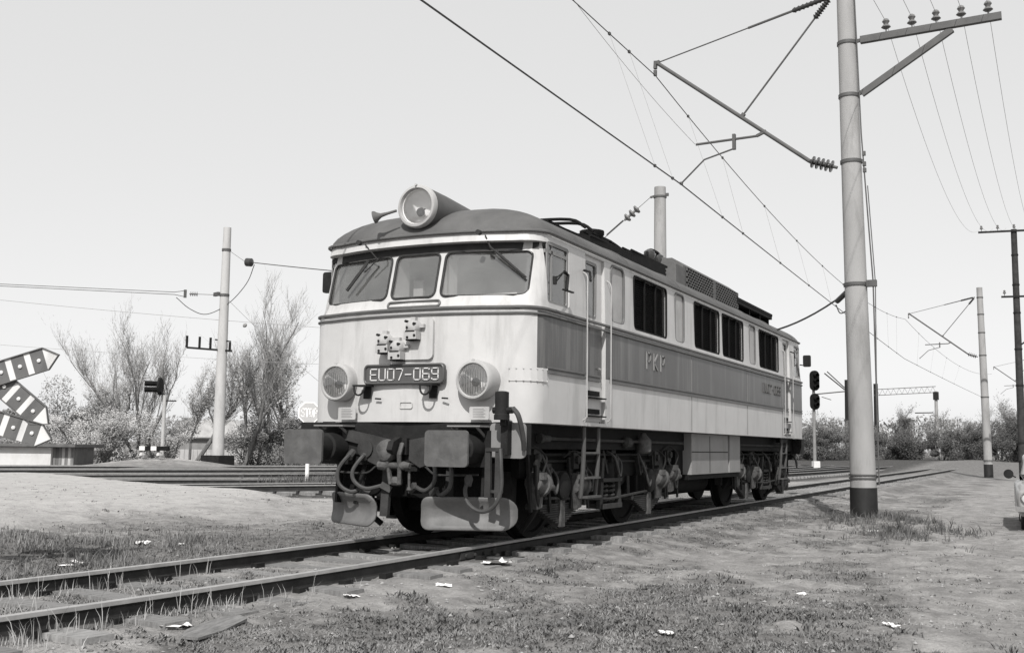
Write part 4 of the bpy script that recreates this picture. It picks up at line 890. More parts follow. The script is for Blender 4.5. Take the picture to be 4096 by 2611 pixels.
MX = 10.3
mast = thing('catenary_mast', (0, 0, 0), 'tall concrete overhead line mast with black painted foot beside the locomotive', 'mast', 'overhead line masts')
def mc(z): return Vector((MX, -3.375+.0138*z, z))          # the mast leans slightly towards the track
def mr_(z): return .235-.0078*z
mast_pole(mc(10.35), mc(-.35), .43, mr_(10.35), mr_(0), mast)
cl = MB()
for z in (8.82, 7.78, .66, .60, 9.78, 6.5, 4.16): clamp(cl, mc(z), mr_(z), .06 if z > 1 else .025)
cl.build('clamp_band', 'galv', mast)
cw = MB(); cw.tube([mc(9.9)+Vector((-.08, -mr_(9.9)-.02, 0)), mc(7)+Vector((-.08, -mr_(7)-.03, 0)), mc(4.2)+Vector((-.1, -mr_(4.2)-.12, 0)), mc(.5)+Vector((-.1, -mr_(.5)-.06, 0))], .014, 6)
cw.tube([mc(6.0)+Vector((-.08, -mr_(6)-.10, 0)), mc(4.16)+Vector((-.1, -mr_(4.2)-.16, 0)), mc(2.6)+Vector((-.1, -mr_(2)-.10, 0)), mc(.7)+Vector((-.1, -mr_(.7)-.06, 0))], .010, 6)
cw.obox(mc(4.16)+Vector((-.08, -mr_(4.1)-.09, 0)), (.05, 0, 0), (0, .09, 0), (0, 0, .06))
for z in (6.62, 6.42, 6.30): cw.obox(mc(z)+Vector((-.08, -mr_(z)-.06, 0)), (.03, 0, 0), (0, .03, 0), (0, 0, .04))
cw.build('earthing_cable', 'galv', mast)
B = dict(wall=(MX, -3.03, 6.42), base=(MX, -2.52, 6.60), tip=(MX, .55, 9.02), top=(MX, -2.98, 9.82), mid=(MX, -1.22, 7.66), drop=(MX, -1.69, 7.30), regr=(MX, -1.50, 7.22), regl=(MX, -.27, 7.19), regm=(MX, -1.05, 7.26), sty=(MX, -1.05, 7.02), knee=(MX, -.44, 6.86), wire=(MX, .04, 6.42))
cantilever(mast, B, .05)
br = MB(); br.beam((MX, -3.50, 8.85), (MX, -5.95, 8.91), .11, .13); br.beam((MX+.012, -3.50, 7.80), (MX+.012, -5.12, 8.80), .09, .12); br.beam((MX, -3.4, 8.84), (MX, -3.62, 8.86), .05, .06); br.beam((MX, -3.35, 7.78), (MX, -3.58, 7.84), .05, .06); br.build('side_bracket', 'galv', mast, smooth=False)
WY = [-3.97, -4.43, -4.85, -5.28, -5.73]
for y in WY:
    i_ = MB(); zb = 8.97+(-3.5-y)*.018; i_.lathe((MX, y, zb-.06), (0, 0, 1), [(0, .012), (.08, .012), (.082, .05), (.11, .088), (.15, .06), (.165, .04), (.19, .05), (.22, .07), (.26, .05), (.28, .02)], 14); i_.build('pin_insulator', 'porc2', mast)
# second mast down the line: a copy of the first without its side bracket
mast2 = mast.copy(); COL.objects.link(mast2)
mast2['label'] = 'next concrete mast down the line, with slanted wire bracket, right of the near mast'
for c_ in kids(mast):
    if c_.name.startswith(('side_bracket', 'pin_insulator', 'earthing')): continue
    d_ = c_.copy(); COL.objects.link(d_); d_.parent = mast2
mast2.location = (44.9, -.03, .03)
mast3 = copy_tree(mast2); mast3.location = (92, -2.6, .3); mast3['label'] = 'distant concrete mast whose bracket shows just left of the power line pole'
kids_names = None

def wire(name, pts, r, label, cat, m='wire', group=None, n=5):
    o = MB().tube(pts, r, n).build(name, m); return tag(o, label, cat, group)
P0, P1, P2 = Vector((-34, .35, 6.40)), Vector((10.3, .04, 6.40)), Vector((55.2, .85, 6.45))
cpts = sag(P0, P1, .03, 30)+sag(P1, P2, .05, 30)[1:]+sag(P2, (103, -1.0, 6.4), .05, 20)[1:]
wire('contact_wire', cpts, .014, 'lower overhead wire running straight above the locomotive, gripped by the angled arm', 'overhead wire')
Q0, Q1, Q2 = Vector((-34, .58, 8.6)), Vector((10.3, .59, 8.76)), Vector((55.2, .75, 8.75))
mpts = sag(Q0, Q1, .16, 30)+sag(Q1, Q2, 1.06, 30)[1:]+sag(Q2, (103, -1.8, 8.7), 1.0, 20)[1:]
mw = wire('messenger_wire', mpts, .010, 'upper sagging carrier wire hung from the bracket tip of the near mast', 'overhead wire')
def interp_path(pts, x):
    for a, b in zip(pts, pts[1:]):
        if min(a.x, b.x) <= x <= max(a.x, b.x): return a.lerp(b, (x-a.x)/(b.x-a.x))
for x in (7.7, 8.75, 12.6, 15.5, 20, 24.5, 29, 33.5, 38, 42.5, 47, 51, 60, 66, 72, 79):
    a = interp_path(mpts, x); b = interp_path(cpts, x+(1.0 if x < 13 else .1))
    d_ = MB(); d_.tube([a, b], .0035, 4); d_.build('dropper', 'thinwire', mw)
    for p in (a, b):
        c_ = MB(); c_.obox(p, (.035, 0, 0), (0, .02, 0), (0, 0, .025)); c_.build('dropper_clip', 'wire', mw, smooth=False)
brace = wire('stay_wire', sag((2.0, .45, 9.2), (10.3, -.25, 7.2), .2), .004, 'thin pale stay wire slanting down to the tip of the registration arm', 'wire', 'thinwire')
for i, y in enumerate(WY):
    zt = 9.13+(-3.5-y)*.018
    pts = sag((-34, y+1.6, 9.4), (MX, y, zt), .7, 14)+sag((MX, y, zt), (48, -3.7-.62*i, 12.3), 1.4, 20)[1:]
    wire('line_wire', pts, .0045, ['line wire on the insulator nearest the mast', 'line wire on the second insulator out from the mast', 'line wire on the middle insulator of the side bracket', 'line wire on the second insulator from the bracket end', 'line wire on the outermost insulator of the side bracket'][i], 'wire', 'thinwire', 'wires on the mast side bracket')

# mast behind the locomotive and the white mast among the trees
rm_ = thing('catenary_mast', (17.0, 2.75, 0), 'concrete mast rising behind the locomotive roof', 'mast', 'overhead line masts')
MB().tube([(0, 0, -.5), (0, 0, 8.12)], [.21, .155], 24).build('pole', 'concrete', rm_)
c_ = MB(); clamp(c_, (0, 0, 7.85), .157, .05); c_.beam((0, .12, 7.9), (-.02, .27, 7.86), .05, .05); c_.beam((0, -.12, 7.9), (0, -.24, 7.9), .05, .08); c_.build('clamp_band', 'galv', rm_)
g_ = MB(); a, b = Vector((16.95, 3.0, 7.86)), Vector((13.6, 11.2, -.1)); dirv = (b-a).normalized(); L_ = (b-a).length
g_.tube([a, a+dirv*.45], .008, 5, mi=0); g_.tube([a+dirv*.95, b], .010, 5, mi=0)
insulator_rod(g_, a+dirv*.45, a+dirv*.95, 3, .12, .03, 1); g_.tube([a+dirv*1.0+Vector((0, 0, .03)), a+dirv*1.6+Vector((0, 0, .03))], .016, 5, mi=0)
tag(g_.build('guy_wire', ['wire', 'porc2']), 'guy wire with a chain of insulators slanting from the mast behind the roof', 'wire')

lm = thing('catenary_mast', (33.0, 32.2, 0), 'white concrete mast with dark footing block in front of the bare trees', 'mast', 'overhead line masts')
MB().tube([(.15, .1, -.4), (.1, .07, 4), (-.1, -.1, 12.4)], [.31, .28, .2], 24).build('pole', 'paleconc', lm)
MB().box(-.45, .75, -.5, .7, -.6, .42).build('footing_block', 'iron', lm, smooth=False)
c_ = MB(); clamp(c_, (-.08, -.08, 11.2), .22, .12); c_.build('clamp_band', 'galv', lm); c_ = MB(); clamp(c_, (-.03, -.03, 8.8), .24, .12); c_.obox((-.2, .35, 8.85), (.08, .22, 0), (.06, -.03, 0), (0, 0, .10)); c_.build('clamp_band', 'galv', lm)
bk = MB(); bk.beam((.2, -.5, 5.85), (-.95, 1.55, 6.0), .09, .1); bk.beam((.15, -.45, 6.35), (-.15, .35, 6.45), .07, .07)
for f_ in (0, .28, .52, .95): p = Vector((-.95, 1.55, 6.0)).lerp(Vector((.2, -.5, 5.85)), f_); bk.beam(p, p+Vector((0, 0, .62 if f_ < .9 else .45)), .09, .09)
bk.build('cross_bracket', 'iron', lm, smooth=False)
LMp = Vector((33.0, 32.2, 0))
fd = MB(); a = LMp+Vector((-.03, .2, 8.82)); b = Vector((31.55, 34.3, 8.82)); e = Vector((20.5, 56.8, 9.7))
fd.tube([a, a.lerp(b, .55)], .014, 5, mi=0); insulator_rod(fd, a.lerp(b, .50), a.lerp(b, .68), 4, .12, .03, 1); fd.beam(a.lerp(b, .74), a.lerp(b, .80), .1, .42, mi=0)
for s in (-.16, .16): fd.tube([a.lerp(b, .78)+Vector((0, 0, s)), b+Vector((0, 0, s*.4)), e+Vector((0, 0, s*.2))], .017, 5, mi=0)
tag(fd.build('feeder_cable', ['wire', 'porc2']), 'twin feeder cable with clamp leaving the white mast to the left', 'cable')
lp = MB(); lp.tube(smooth_path([(31.6, 34.2, 8.6), (31.9, 33.5, 8.0), (32.4, 32.8, 7.75), (33.0, 31.9, 8.35), (33.3, 31.0, 9.4), (33.4, 30.6, 10.4)], 6), .022, 5)
tag(lp.build('jumper_cable', 'wire'), 'hanging loop of cable round the white mast', 'cable')
xc = MB(); a = LMp+Vector((-.08, -.2, 11.2)); b = Vector((33.05, 30.9, 10.5)); xc.tube([a, b], .01, 5, mi=0)
xc.lathe(b, (.1, -.9, -.1), [(0, .1), (.06, .22), (.36, .22), (.42, .1)], 12, True, 1); b2 = b+Vector((.05, -.45, -.05))
xc.tube(sag(b2, (17.0, 2.9, 5.2), .1, 24), .024, 5, mi=0); tag(xc.build('cross_cable', ['wire', 'porc']), 'dark cable with a round black insulator reaching right from the white mast', 'cable')
lc = MB(); lc.tube(sag((MX, -3.14, 4.02), (17.0, 2.65, 5.0), .85, 24), .020, 6); lc.tube([(MX, -3.14, 4.02), (MX+.25, -2.93, 3.90)], .05, 8); lc.tube(smooth_path([(MX+.3, -2.9, 3.84), (MX+.15, -3.0, 3.66), (MX, -3.14, 3.68)], 4), .012, 5)
tag(lc.build('slack_cable', 'wire'), 'slack dark cable from the near mast dipping to the locomotive roof', 'cable')
wire('overhead_wire', sag((20.5, 58, 10.2), (36, 26.5, 7.1), .3), .011, 'thin wire crossing in front of the left trees, upper one', 'wire', 'thinwire', 'thin wires before the left trees')
wire('overhead_wire', sag((20.5, 58, 7.4), (36, 26.5, 5.2), .3), .009, 'thin wire crossing in front of the left trees, lower one', 'wire', 'thinwire', 'thin wires before the left trees')
dg_ = MB(); dg_.tube([LMp+Vector((-.05, -.1, 8.7)), (34.4, 30.4, 6.6), (36.2, 28.0, 4.2)], .012, 5); dg_.lathe((33.55, 31.3, 7.3), (.5, -.6, -.7), [(0, .04), (.06, .12), (.14, .12), (.2, .04)], 8)
tag(dg_.build('stay_wire', 'thinwire'), 'pale stay wire with a small insulator running down right of the white mast', 'wire')

# portal, signals and far poles on the right
gp = thing('portal_frame', (150.3, 11.4, 0), 'distant lattice portal spanning the tracks behind the near mast', 'portal', rz=0)
a, b = Vector((-2.6, 3.9, 9.35)), Vector((.3, -4.0, 9.85))
la = MB()
for dz in (-.42, .42): la.beam(a+Vector((0, 0, dz)), b+Vector((0, 0, dz)), .09, .09)
for i in range(22):
    p = a.lerp(b, i/22); q = a.lerp(b, (i+1)/22); sg = 1 if i % 2 else -1; la.tube([p+Vector((0, 0, .42*sg)), q-Vector((0, 0, .42*sg))], .018, 4)
la.build('lattice_beam', 'galv', gp)
MB().tube([(.3, -4.0, -.3), (.3, -4.0, 9.6)], [.3, .2], 14).build('post', 'concrete', gp); MB().tube([(-2.3, 3.7, -.3), (-2.3, 3.7, 10.6)], [.35, .3], 14).build('post', 'iron', gp)
c_ = MB(); c_.beam((.3, -3.6, 6.6), (.0, -1.2, 6.55), .14, .14); c_.box(-.1, .7, -4.35, -3.65, 8.4, 9.5); c_.build('post_fittings', 'iron', gp, smooth=False)

def signal(loc, label):
    t = thing('railway_signal', loc, label, 'railway signal')
    MB().tube([(0, 0, -.4), (0, 0, 6.9)], [.13, .10], 12).build('post', 'grey', t)
    hd = []
    for z0, z1, ls in ((5.55, 7.05, (6.72, 6.3, 5.88)), (4.15, 5.35, (4.97, 4.55))):
        h = MB(); h.prism([(y, z) for y, z in rrect(-.36, .36, z0, z1, .34)], (-.12, 0, 0), (0, 1, 0), (0, 0, 1), (-.14, 0, 0)); h.box(-.1, .1, -.15, .15, z0+.15, z1-.15)
        o = h.build('signal_head', 'black', t)
        for z in ls: v = MB(); v.lathe((-.2, 0, z), (-1, 0, -.08), [(0, .14), (.55, .15), (.55, .14), (.05, .12)], 12, False); v.build('lamp_hood', 'black', o)
    MB().box(-.3, .1, -.28, .2, -.2, .38).build('relay_box', 'white', t, smooth=False)
    return t
sg = signal((66.8, 8.25, 0), 'five-lamp railway signal on a thin post just behind the locomotive'); sg.rotation_euler = (0, 0, R(35)); sg.scale = (.95, .95, .95)

def line_pole(x, y, h, rz, label):
    t = thing('power_line_pole', (x, y, 0), label, 'pole', rz=rz)
    MB().tube([(0, 0, -.6), (0, 0, h)], [.19, .14], 14).build('pole', 'dusty', t)
    for z, ys, w in ((h-.1, (-1.5, -.75, 0, .75, 1.5), 1.65), (h-3.4, (-.55, .55), .7)):
        c_ = MB(); c_.beam((-.15, -w, z), (-.15, w, z), .09, .09); arm = c_.build('crossarm', 'iron', t, smooth=False)
        for y_ in ys: i_ = MB(); i_.lathe((-.15, y_, z+.04), (0, 0, 1), [(0, .015), (.1, .02), (.12, .07), (.18, .075), (.2, .04), (.26, .06), (.3, .02)], 10); i_.build('pin_insulator', 'porc2', arm)
    b_ = MB()
    for z in (.7, 1.6, 4.4, 6.2, 8.0, 9.4, 10.9): clamp(b_, (0, 0, z), .19-.004*z, .08, 14)
    b_.tube(smooth_path([(-.1, -.1, 6.4), (-.1, -.9, 6.9), (0, -2.4, 7.0)], 5), .04, 6); b_.build('strap', 'iron', t)
line_pole(48.0, -5.28, 12.2, R(8), 'dark power line pole with two crossarms at the right edge')
for x, y, h, lab in ((120, 12.2, 6.4, 'short grey post standing left of the lattice portal'), (104, 12.0, 8.4, 'dark slim mast half hidden behind the left side of the near mast')):
    t = thing('catenary_mast', (x, y, 0), lab, 'mast', 'overhead line masts')
    MB().tube([(0, 0, -.3), (0, 0, h)], [.26, .18], 12).build('pole', 'concrete' if h < 7 else 'iron', t)
    if h > 7:
        c_ = MB(); c_.tube([(0, .2, 7.4), (-1.6, 1.9, 9.0)], .07, 6); c_.tube([(0, .2, 7.6), (-1.2, 1.7, 9.2)], .06, 6); c_.tube([(0, .2, 7.2), (-1.7, 2.9, 6.85)], .06, 6); c_.tube([(-1.2, 2.3, 6.6), (-.9, 1.4, 6.3)], .04, 5); c_.build('cantilever_tube', 'galv', t)

# ------------------------------------------------------------ crossing signs, stop sign, buildings
cs = thing('level_crossing_sign', (-2.72, 3.32, 0), 'striped multi-arm level crossing sign at the left edge', 'sign')
nv = Vector((-.86, -.5, 0)).normalized(); uv = Vector((-nv.y, nv.x, 0))
if uv.dot(rt) < 0: uv = -uv
MB().cyl((0, 0, -.6), (0, 0, 2.35), .045, n=12).build('post', 'white', cs)
def cross_arm(c, ang, L0, L1, d):
    c = Vector((0, 0, c[1]))+uv*c[0]+nv*d; ca, sa = math.cos(R(ang)), math.sin(R(ang)); t = uv*ca+Vector((0, 0, sa)); w = Vector((0, 0, ca))-uv*sa; hw = .112
    for s, L in ((1, L1), (-1, L0)):
        if L <= 0: continue
        a = MB(); a.prism([(0, -hw), (L-.13, -hw), (L, 0), (L-.13, hw), (0, hw)], c, t*s, w, nv*.012); a.ring([(0, -hw-.01), (L-.13, -hw-.01), (L+.012, 0), (L-.13, hw+.01), (0, hw+.01)], [(0, -hw), (L-.13, -hw), (L, 0), (L-.13, hw), (0, hw)], c-nv*.01, t*s, w, nv*.04, 1)
        arm = a.build('cross_arm', ['white', 'red'], cs, smooth=False)
        st = MB(); x = L-.14
        while x > .02:
            x0 = max(.0, x-.132); st.prism([(x0, -hw+.002), (x, -hw+.002), (x-.0, hw-.002), (x0, hw-.002)], c+nv*.0125, t*s, w, nv*.003); x -= .195
        st.build('red_stripe', 'red', arm, smooth=False)
        x = L-.20
        while x > .05: rf_ = MB(); rf_.lathe(c+t*s*x+nv*.016, nv, [(0, .021), (.012, .019), (.016, .008), (.017, 0)], 12); rf_.build('reflector_stud', 'white', arm); x -= .195
cross_arm((.04, 1.73), 19, .70, .70, .06); cross_arm((.04, 1.73), -39, .70, .76, .03)
cross_arm((.0, 1.29), -16, 0, .70, .04); cross_arm((.0, 1.29), 180+16, 0, .70, .04)

sx_, sy_ = 16.75, 14.05
stp = thing('stop_sign', (sx_, sy_, float(gz(sx_, sy_))), 'octagonal stop sign on a white post left of the locomotive', 'sign')
z0 = float(gz(sx_, sy_)); zc = 2.04-z0
MB().cyl((0, 0, -.3), (0, 0, zc+.3), .06, n=14).build('post', 'signwhite', stp)
nv = (CAM-Vector((sx_, sy_, CAM.z))).normalized(); uv = Vector((-nv.y, nv.x, 0)); uv = uv if uv.dot(rt) > 0 else -uv
oc = [(.36*math.cos(R(22.5+45*i)), .36*math.sin(R(22.5+45*i))) for i in range(8)]; oi_ = [(x*.9, y*.9) for x, y in oc]
base = Vector((0, 0, zc))+nv*.07
f_ = MB(); f_.prism(oc, base, uv, (0, 0, 1), nv*.012); face = f_.build('sign_face', 'signwhite', stp, smooth=False)
f_ = MB(); f_.prism(oi_, base+nv*.013, uv, (0, 0, 1), nv*.002); f_.build('red_field', 'stopred', face, smooth=False)
lettering(face, 'signwhite', 'STOP', base+nv*.0155-uv*.235+Vector((0, 0, -.12)), uv, (0, 0, 1), .09, .24, .037, .038, nv, .003)

xl = thing('crossing_signal', (29.0, 32.1, .35), 'level crossing light with two long black hoods on a pale post', 'signal')
MB().tube([(0, 0, -.3), (0, 0, 3.0)], .09, 12).build('post', 'lgrey', xl)
left = -rt; hd = Vector((-.1, .25, 3.42))
h = MB(); h.lathe(hd+left*.0, left, [(-.06, .1), (-.05, .42), (.02, .45), (.05, .30), (.07, .1)], 24); h.beam((0, 0, 2.95), hd+Vector((0, 0, -.25)), .1, .1); hb = h.build('backboard', 'iron', xl)
for z in (.13, -.17):
    v = MB(); v.lathe(hd+Vector((0, 0, z)), left+Vector((-.25, -.25, 0)), [(0, .12), (.72, .13), (.72, .11), (.05, .10)], 14, False); v.build('lamp_hood', 'black', hb)
ar = MB(); ar.beam((0, 0, 2.72), Vector((.2, -.55, 2.72)), .06, .06); ar.build('arm', 'iron', xl, smooth=False)
sb = thing('striped_kerb_block', (27.5, 31.1, float(gz(27.5, 31.1))-.02), 'black and white striped concrete blocks on the sand heap under the crossing light', 'barrier')
dirx = rt.copy(); dy_ = Vector((-dirx.y, dirx.x, 0))
for i in range(5):
    f_ = MB(); f_.obox(dirx*(-.55+i*.27), dirx*.13, dy_*.14, (0, 0, .0), 0) if False else f_.obox(dirx*(-.55+i*.27)+Vector((0, 0, .55)), dirx*.132, dy_*.14, (0, 0, .10)); f_.build('striped_bar', 'white' if i in (0, 2) else 'black', sb, smooth=False)
for s in (-.45, .35):
    for k_ in range(3): f_ = MB(); f_.beam(dirx*(s-.12*k_)+Vector((0, 0, .1+.12*k_)), dirx*(s-.12*(k_+1)+.1)+Vector((0, 0, .1+.13*(k_+1))), .2, .16); f_.build('support', 'white' if k_ % 2 else 'grey', sb, smooth=False)

# crossing keeper's hut
hx = Vector((25.3, 35.4, 0)); lft = (-rt).normalized(); bk_ = Vector((fw.x, fw.y, 0)).normalized()
hz_ = -.25
hut = thing('crossing_hut', (hx.x, hx.y, hz_), 'low whitewashed hut with flat dark roof at the left edge', 'hut')
def hb_(u0, u1, d0, d1, z0, z1, mb, mi=0): mb.obox(lft*((u0+u1)/2)+bk_*((d0+d1)/2)+Vector((0, 0, (z0+z1)/2)), lft*((u1-u0)/2), bk_*((d1-d0)/2), (0, 0, (z1-z0)/2), mi)
w = MB(); hb_(0, 4.2, .0, 3, -.3, 1.02, w); w.build('wall', 'plaster', hut, smooth=False)
for i in range(7): w = MB(); hb_(-.99+i*.141+.004, -.99+(i+1)*.141-.004, .2+.01*(i % 2), .3, -.2, 1.0, w); w.build('board', 'wood' if i not in (1, 3) else 'lgrey', hut, smooth=False)
w = MB(); hb_(-1.0, 0, .3, 2.6, -.2, 1.0, w); w.build('porch', 'felt', hut, smooth=False)
w = MB(); hb_(-1.25, 4.6, -.35, 3.3, 1.03, 1.16, w); hb_(-1.2, 4.6, -.3, 3.2, 1.0, 1.03, w); w.build('roof', 'felt', hut, smooth=False)
w = MB(); hb_(3.2, 3.5, -.03, .01, -.2, .45, w); hb_(2.95, 4.5, -.22, -.02, -.2, .0, w); w.build('door', 'felt', hut, smooth=False)
hs_ = thing('village_house', (48.3, 45.3, .1), 'pale low house with gable roof behind the white mast', 'house')
w = MB(); w.obox((0, 0, .45), lft*2.4, bk_*2.5, (0, 0, .85)); w.build('wall', 'grey', hs_, smooth=False)
w = MB(); w.prism([(-2.7, 1.3), (2.6, 1.3), (.7, 2.5), (-1.2, 2.5)], bk_*-2.7, lft, (0, 0, 1), bk_*5.4); w.build('roof', 'slate', hs_, smooth=False)
w = MB(); w.obox(Vector((0, 0, 1.27))-bk_*2.75, lft*2.7, bk_*.06, (0, 0, .05)); w.build('eaves', 'felt', hs_, smooth=False)
w = MB(); w.obox(lft*.4+Vector((0, 0, 2.6)), lft*.2, bk_*.2, (0, 0, .4)); w.build('chimney', 'iron', hs_, smooth=False)
fn = thing('garden_fence', (46.3, 43.3, .0), 'low pale board fence below the village house', 'fence')
for i in range(24): w = MB(); w.obox(lft*(i*.30-3.6)+Vector((0, 0, .05)), lft*.14, bk_*.02, (0, 0, .55)); w.build('board', 'lgrey', fn, smooth=False)
w = MB(); w.obox(Vector((0, 0, .3))+bk_*.05, lft*3.75, bk_*.03, (0, 0, .05)); w.build('rail', 'grey', fn, smooth=False)

# ------------------------------------------------------------ parked car at the right edge (faces along the dirt road towards us)
car = thing('parked_car', (10.45, -5.90, 0), 'small pale saloon car parked at the right edge of the dirt road', 'car', rz=R(2))
cz = -.27
def car_sec(x, hw, z0, z1, rnd): return [(x, s*hw*f, z) for s, f, z in ((-1, .9, z0), (-1, 1, z0+.12), (-1, 1, z1-rnd*2), (-1, .95, z1-rnd), (-1, .8, z1), (1, .8, z1), (1, .95, z1-rnd), (1, 1, z1-rnd*2), (1, 1, z0+.12), (1, .9, z0))]
def loft(secs, mb, oy=-.76):
    k = len(secs[0]); vs = [(x, y+oy, z+cz) for s in secs for x, y, z in s]
    fs = [(i*k+j, i*k+(j+1) % k, (i+1)*k+(j+1) % k, (i+1)*k+j) for i in range(len(secs)-1) for j in range(k)]+[tuple(range(k-1, -1, -1)), tuple((len(secs)-1)*k+j for j in range(k))]
    mb.add(vs, fs)
w = MB(); loft([car_sec(.02, .70, .34, .70, .04), car_sec(.06, .75, .28, .76, .05), car_sec(.5, .77, .24, .83, .05), car_sec(1.1, .78, .22, .88, .05), car_sec(3.0, .78, .22, .88, .05), car_sec(3.7, .76, .26, .84, .05), car_sec(3.98, .70, .34, .76, .05)], w); w.build('body', 'carpaint', car, ang=50)
w = MB(); loft([car_sec(1.05, .70, .86, .89, .01), car_sec(1.6, .62, .86, 1.34, .04), car_sec(2.6, .62, .86, 1.38, .04), car_sec(3.2, .66, .86, .90, .01)], w); w.build('cabin', 'carpaint', car, ang=40)
w = MB(); w.add([(1.10, -.76-.56, .92+cz), (1.10, -.76+.56, .92+cz), (1.545, -.76+.5, 1.29+cz), (1.545, -.76-.5, 1.29+cz)], [(0, 1, 2, 3)]); w.build('windscreen', 'glass', car)
w = MB(); w.box(-.10, .02, -1.55, .03, .36+cz, .45+cz); w.box(-.02, .3, -.03, .035, .37+cz, .44+cz); w.build('bumper', 'chrome', car)
for y in (-.16, -1.36):
    w = MB(); w.lathe((.10, y, .60+cz), (-1, 0, 0), [(0, .11), (.1, .11), (.13, .098), (.125, .088)], 20, False); hl = w.build('headlight', 'chrome', car)
    w = MB(); w.lathe((.02, y, .60+cz), (-1, 0, 0), [(0, .095), (.02, .05), (.028, 0)], 18, False); w.build('lens', 'white', hl)
w = MB(); w.box(-.02, .04, -1.18, -.34, .48+cz, .66+cz); w.build('grille', 'black', car, smooth=False)
for x in (.72, 3.1):
    for y, s in ((-.10, 1), (-1.42, -1)):
        w = MB(); w.lathe((x, y-s*.12, .29+cz), (0, s, 0), [(0, .2), (0, .27), (.04, .29), (.13, .29), (.17, .26), (.17, .19)], 24); wh = w.build('wheel', 'rubber', car)
        w = MB(); w.lathe((x, y+s*.03, .29+cz), (0, s, 0), [(0, .19), (.01, .17), (.03, .06), (.035, 0)], 18); w.build('hubcap', 'chrome', wh)
w = MB(); w.box(.3, 3.6, -1.4, -.12, .16+cz, .3+cz); w.build('chassis', 'black', car, smooth=False)
w = MB(); w.lathe((1.2, .12, .98+cz), (-1, 0, 0), [(0, .05), (.03, .085), (.06, .085), (.062, 0)], 14); w.tube([(1.22, .0, .92+cz), (1.2, .1, .97+cz)], .012, 6); w.build('wing_mirror', 'iron', car)

# ------------------------------------------------------------ trees and shrubs
def cyl_strip(segs, n):
    V = []; F = []
    for p, q, r0, r1 in segs:
        d = q-p
        if d.length < 1e-6: continue
        t = d.normalized(); u = t.orthogonal().normalized(); w = t.cross(u); o = len(V)
        for c, r in ((p, r0), (q, r1)):
            for j in range(n): a = 2*math.pi*j/n; V.append(c+u*(r*math.cos(a))+w*(r*math.sin(a)))
        for j in range(n): F.append((o+j, o+(j+1) % n, o+n+(j+1) % n, o+n+j))
    return V, F
def leaf_quads(pts, size, rg):
    V = []; F = []
    for p in pts:
        a = Vector((rg.gauss(0, 1), rg.gauss(0, 1), rg.gauss(0, 1))).normalized(); b = a.orthogonal().normalized(); s = size*rg.uniform(.6, 1.4); o = len(V)
        V += [p-a*s, p+b*s*.6, p+a*s, p-b*s*.6]; F.append((o, o+1, o+2, o+3))
    return V, F
def mesh_of(name, V, F, m, parent):
    me = bpy.data.meshes.new(name); me.from_pydata([tuple(v) for v in V], [], F); me.materials.append(M[m]); me.update()
    o = bpy.data.objects.new(name, me); COL.objects.link(o); o.parent = parent; return o
def tree(loc, h, stems, seed, label, spread=.45, leaves=1500, lsize=.07, bark='bark', leafm='leaf', twigs=1.0, upw=.35, group=None, name='bare_tree', r0=.2):
    rg = random.Random(seed); t = thing(name, loc, label, 'tree', group)
    thick = []; thin = []; tips = []
    def grow(p, d, L, r, lev):
        n = 4 if lev < 2 else 3; q = p.copy(); pts = [q]
        for i in range(n):
            d = (d+Vector((rg.gauss(0, .13), rg.gauss(0, .13), rg.gauss(0, .06)+upw*.12))).normalized()
            q2 = q+d*(L/n); ra, rb = r*(1-i/n*.55), r*(1-(i+1)/n*.55); (thick if lev < 2 else thin).append((q, q2, ra, rb)); q = q2; pts.append(q)
            if lev < 4:
                kk = (rg.choice((1, 2, 2)) if lev < 1 else rg.choice((2, 3)) if lev < 2 else rg.choice((2, 2, 3)) if lev < 3 else rg.choice((1, 1, 2)))
                if lev == 0 and i < 1: kk = 0
                for _ in range(kk if rg.random() < twigs else 0):
                    ax = Vector((rg.gauss(0, 1), rg.gauss(0, 1), rg.gauss(0, .3))).normalized()
                    nd = (d*rg.uniform(.55, 1.0)+ax*rg.uniform(.5, .9)*(1.2*spread+.2)+Vector((0, 0, upw*.5))).normalized()
                    grow(q-(q2-pts[-2])*rg.random()*.5, nd, L*rg.uniform(.42, .66), max(r*.40*(1-i/n*.4), .006), lev+1)
            if lev >= 3: tips.append(q)
    for az, tilt, f in stems:
        d = Vector((math.cos(az)*math.sin(tilt), math.sin(az)*math.sin(tilt), math.cos(tilt)))
        grow(Vector((math.cos(az)*.15, math.sin(az)*.15, -.2)), d, h*.62*f, r0*f, 0)
    V, F = cyl_strip(thick, 7); mesh_of('trunk', V, F, bark, t)
    if len(thin) > 16000: thin = rg.sample(thin, 16000)
    V, F = cyl_strip(thin, 3); mesh_of('crown', V, F, 'twig' if bark != 'bark2' else 'twig', t)
    if leaves and tips:
        pts = [rg.choice(tips)+Vector((rg.gauss(0, .12), rg.gauss(0, .12), rg.gauss(0, .12))) for _ in range(leaves)]
        V, F = leaf_quads(pts, lsize, rg); mesh_of('leaves', V, F, leafm, t)
    return t
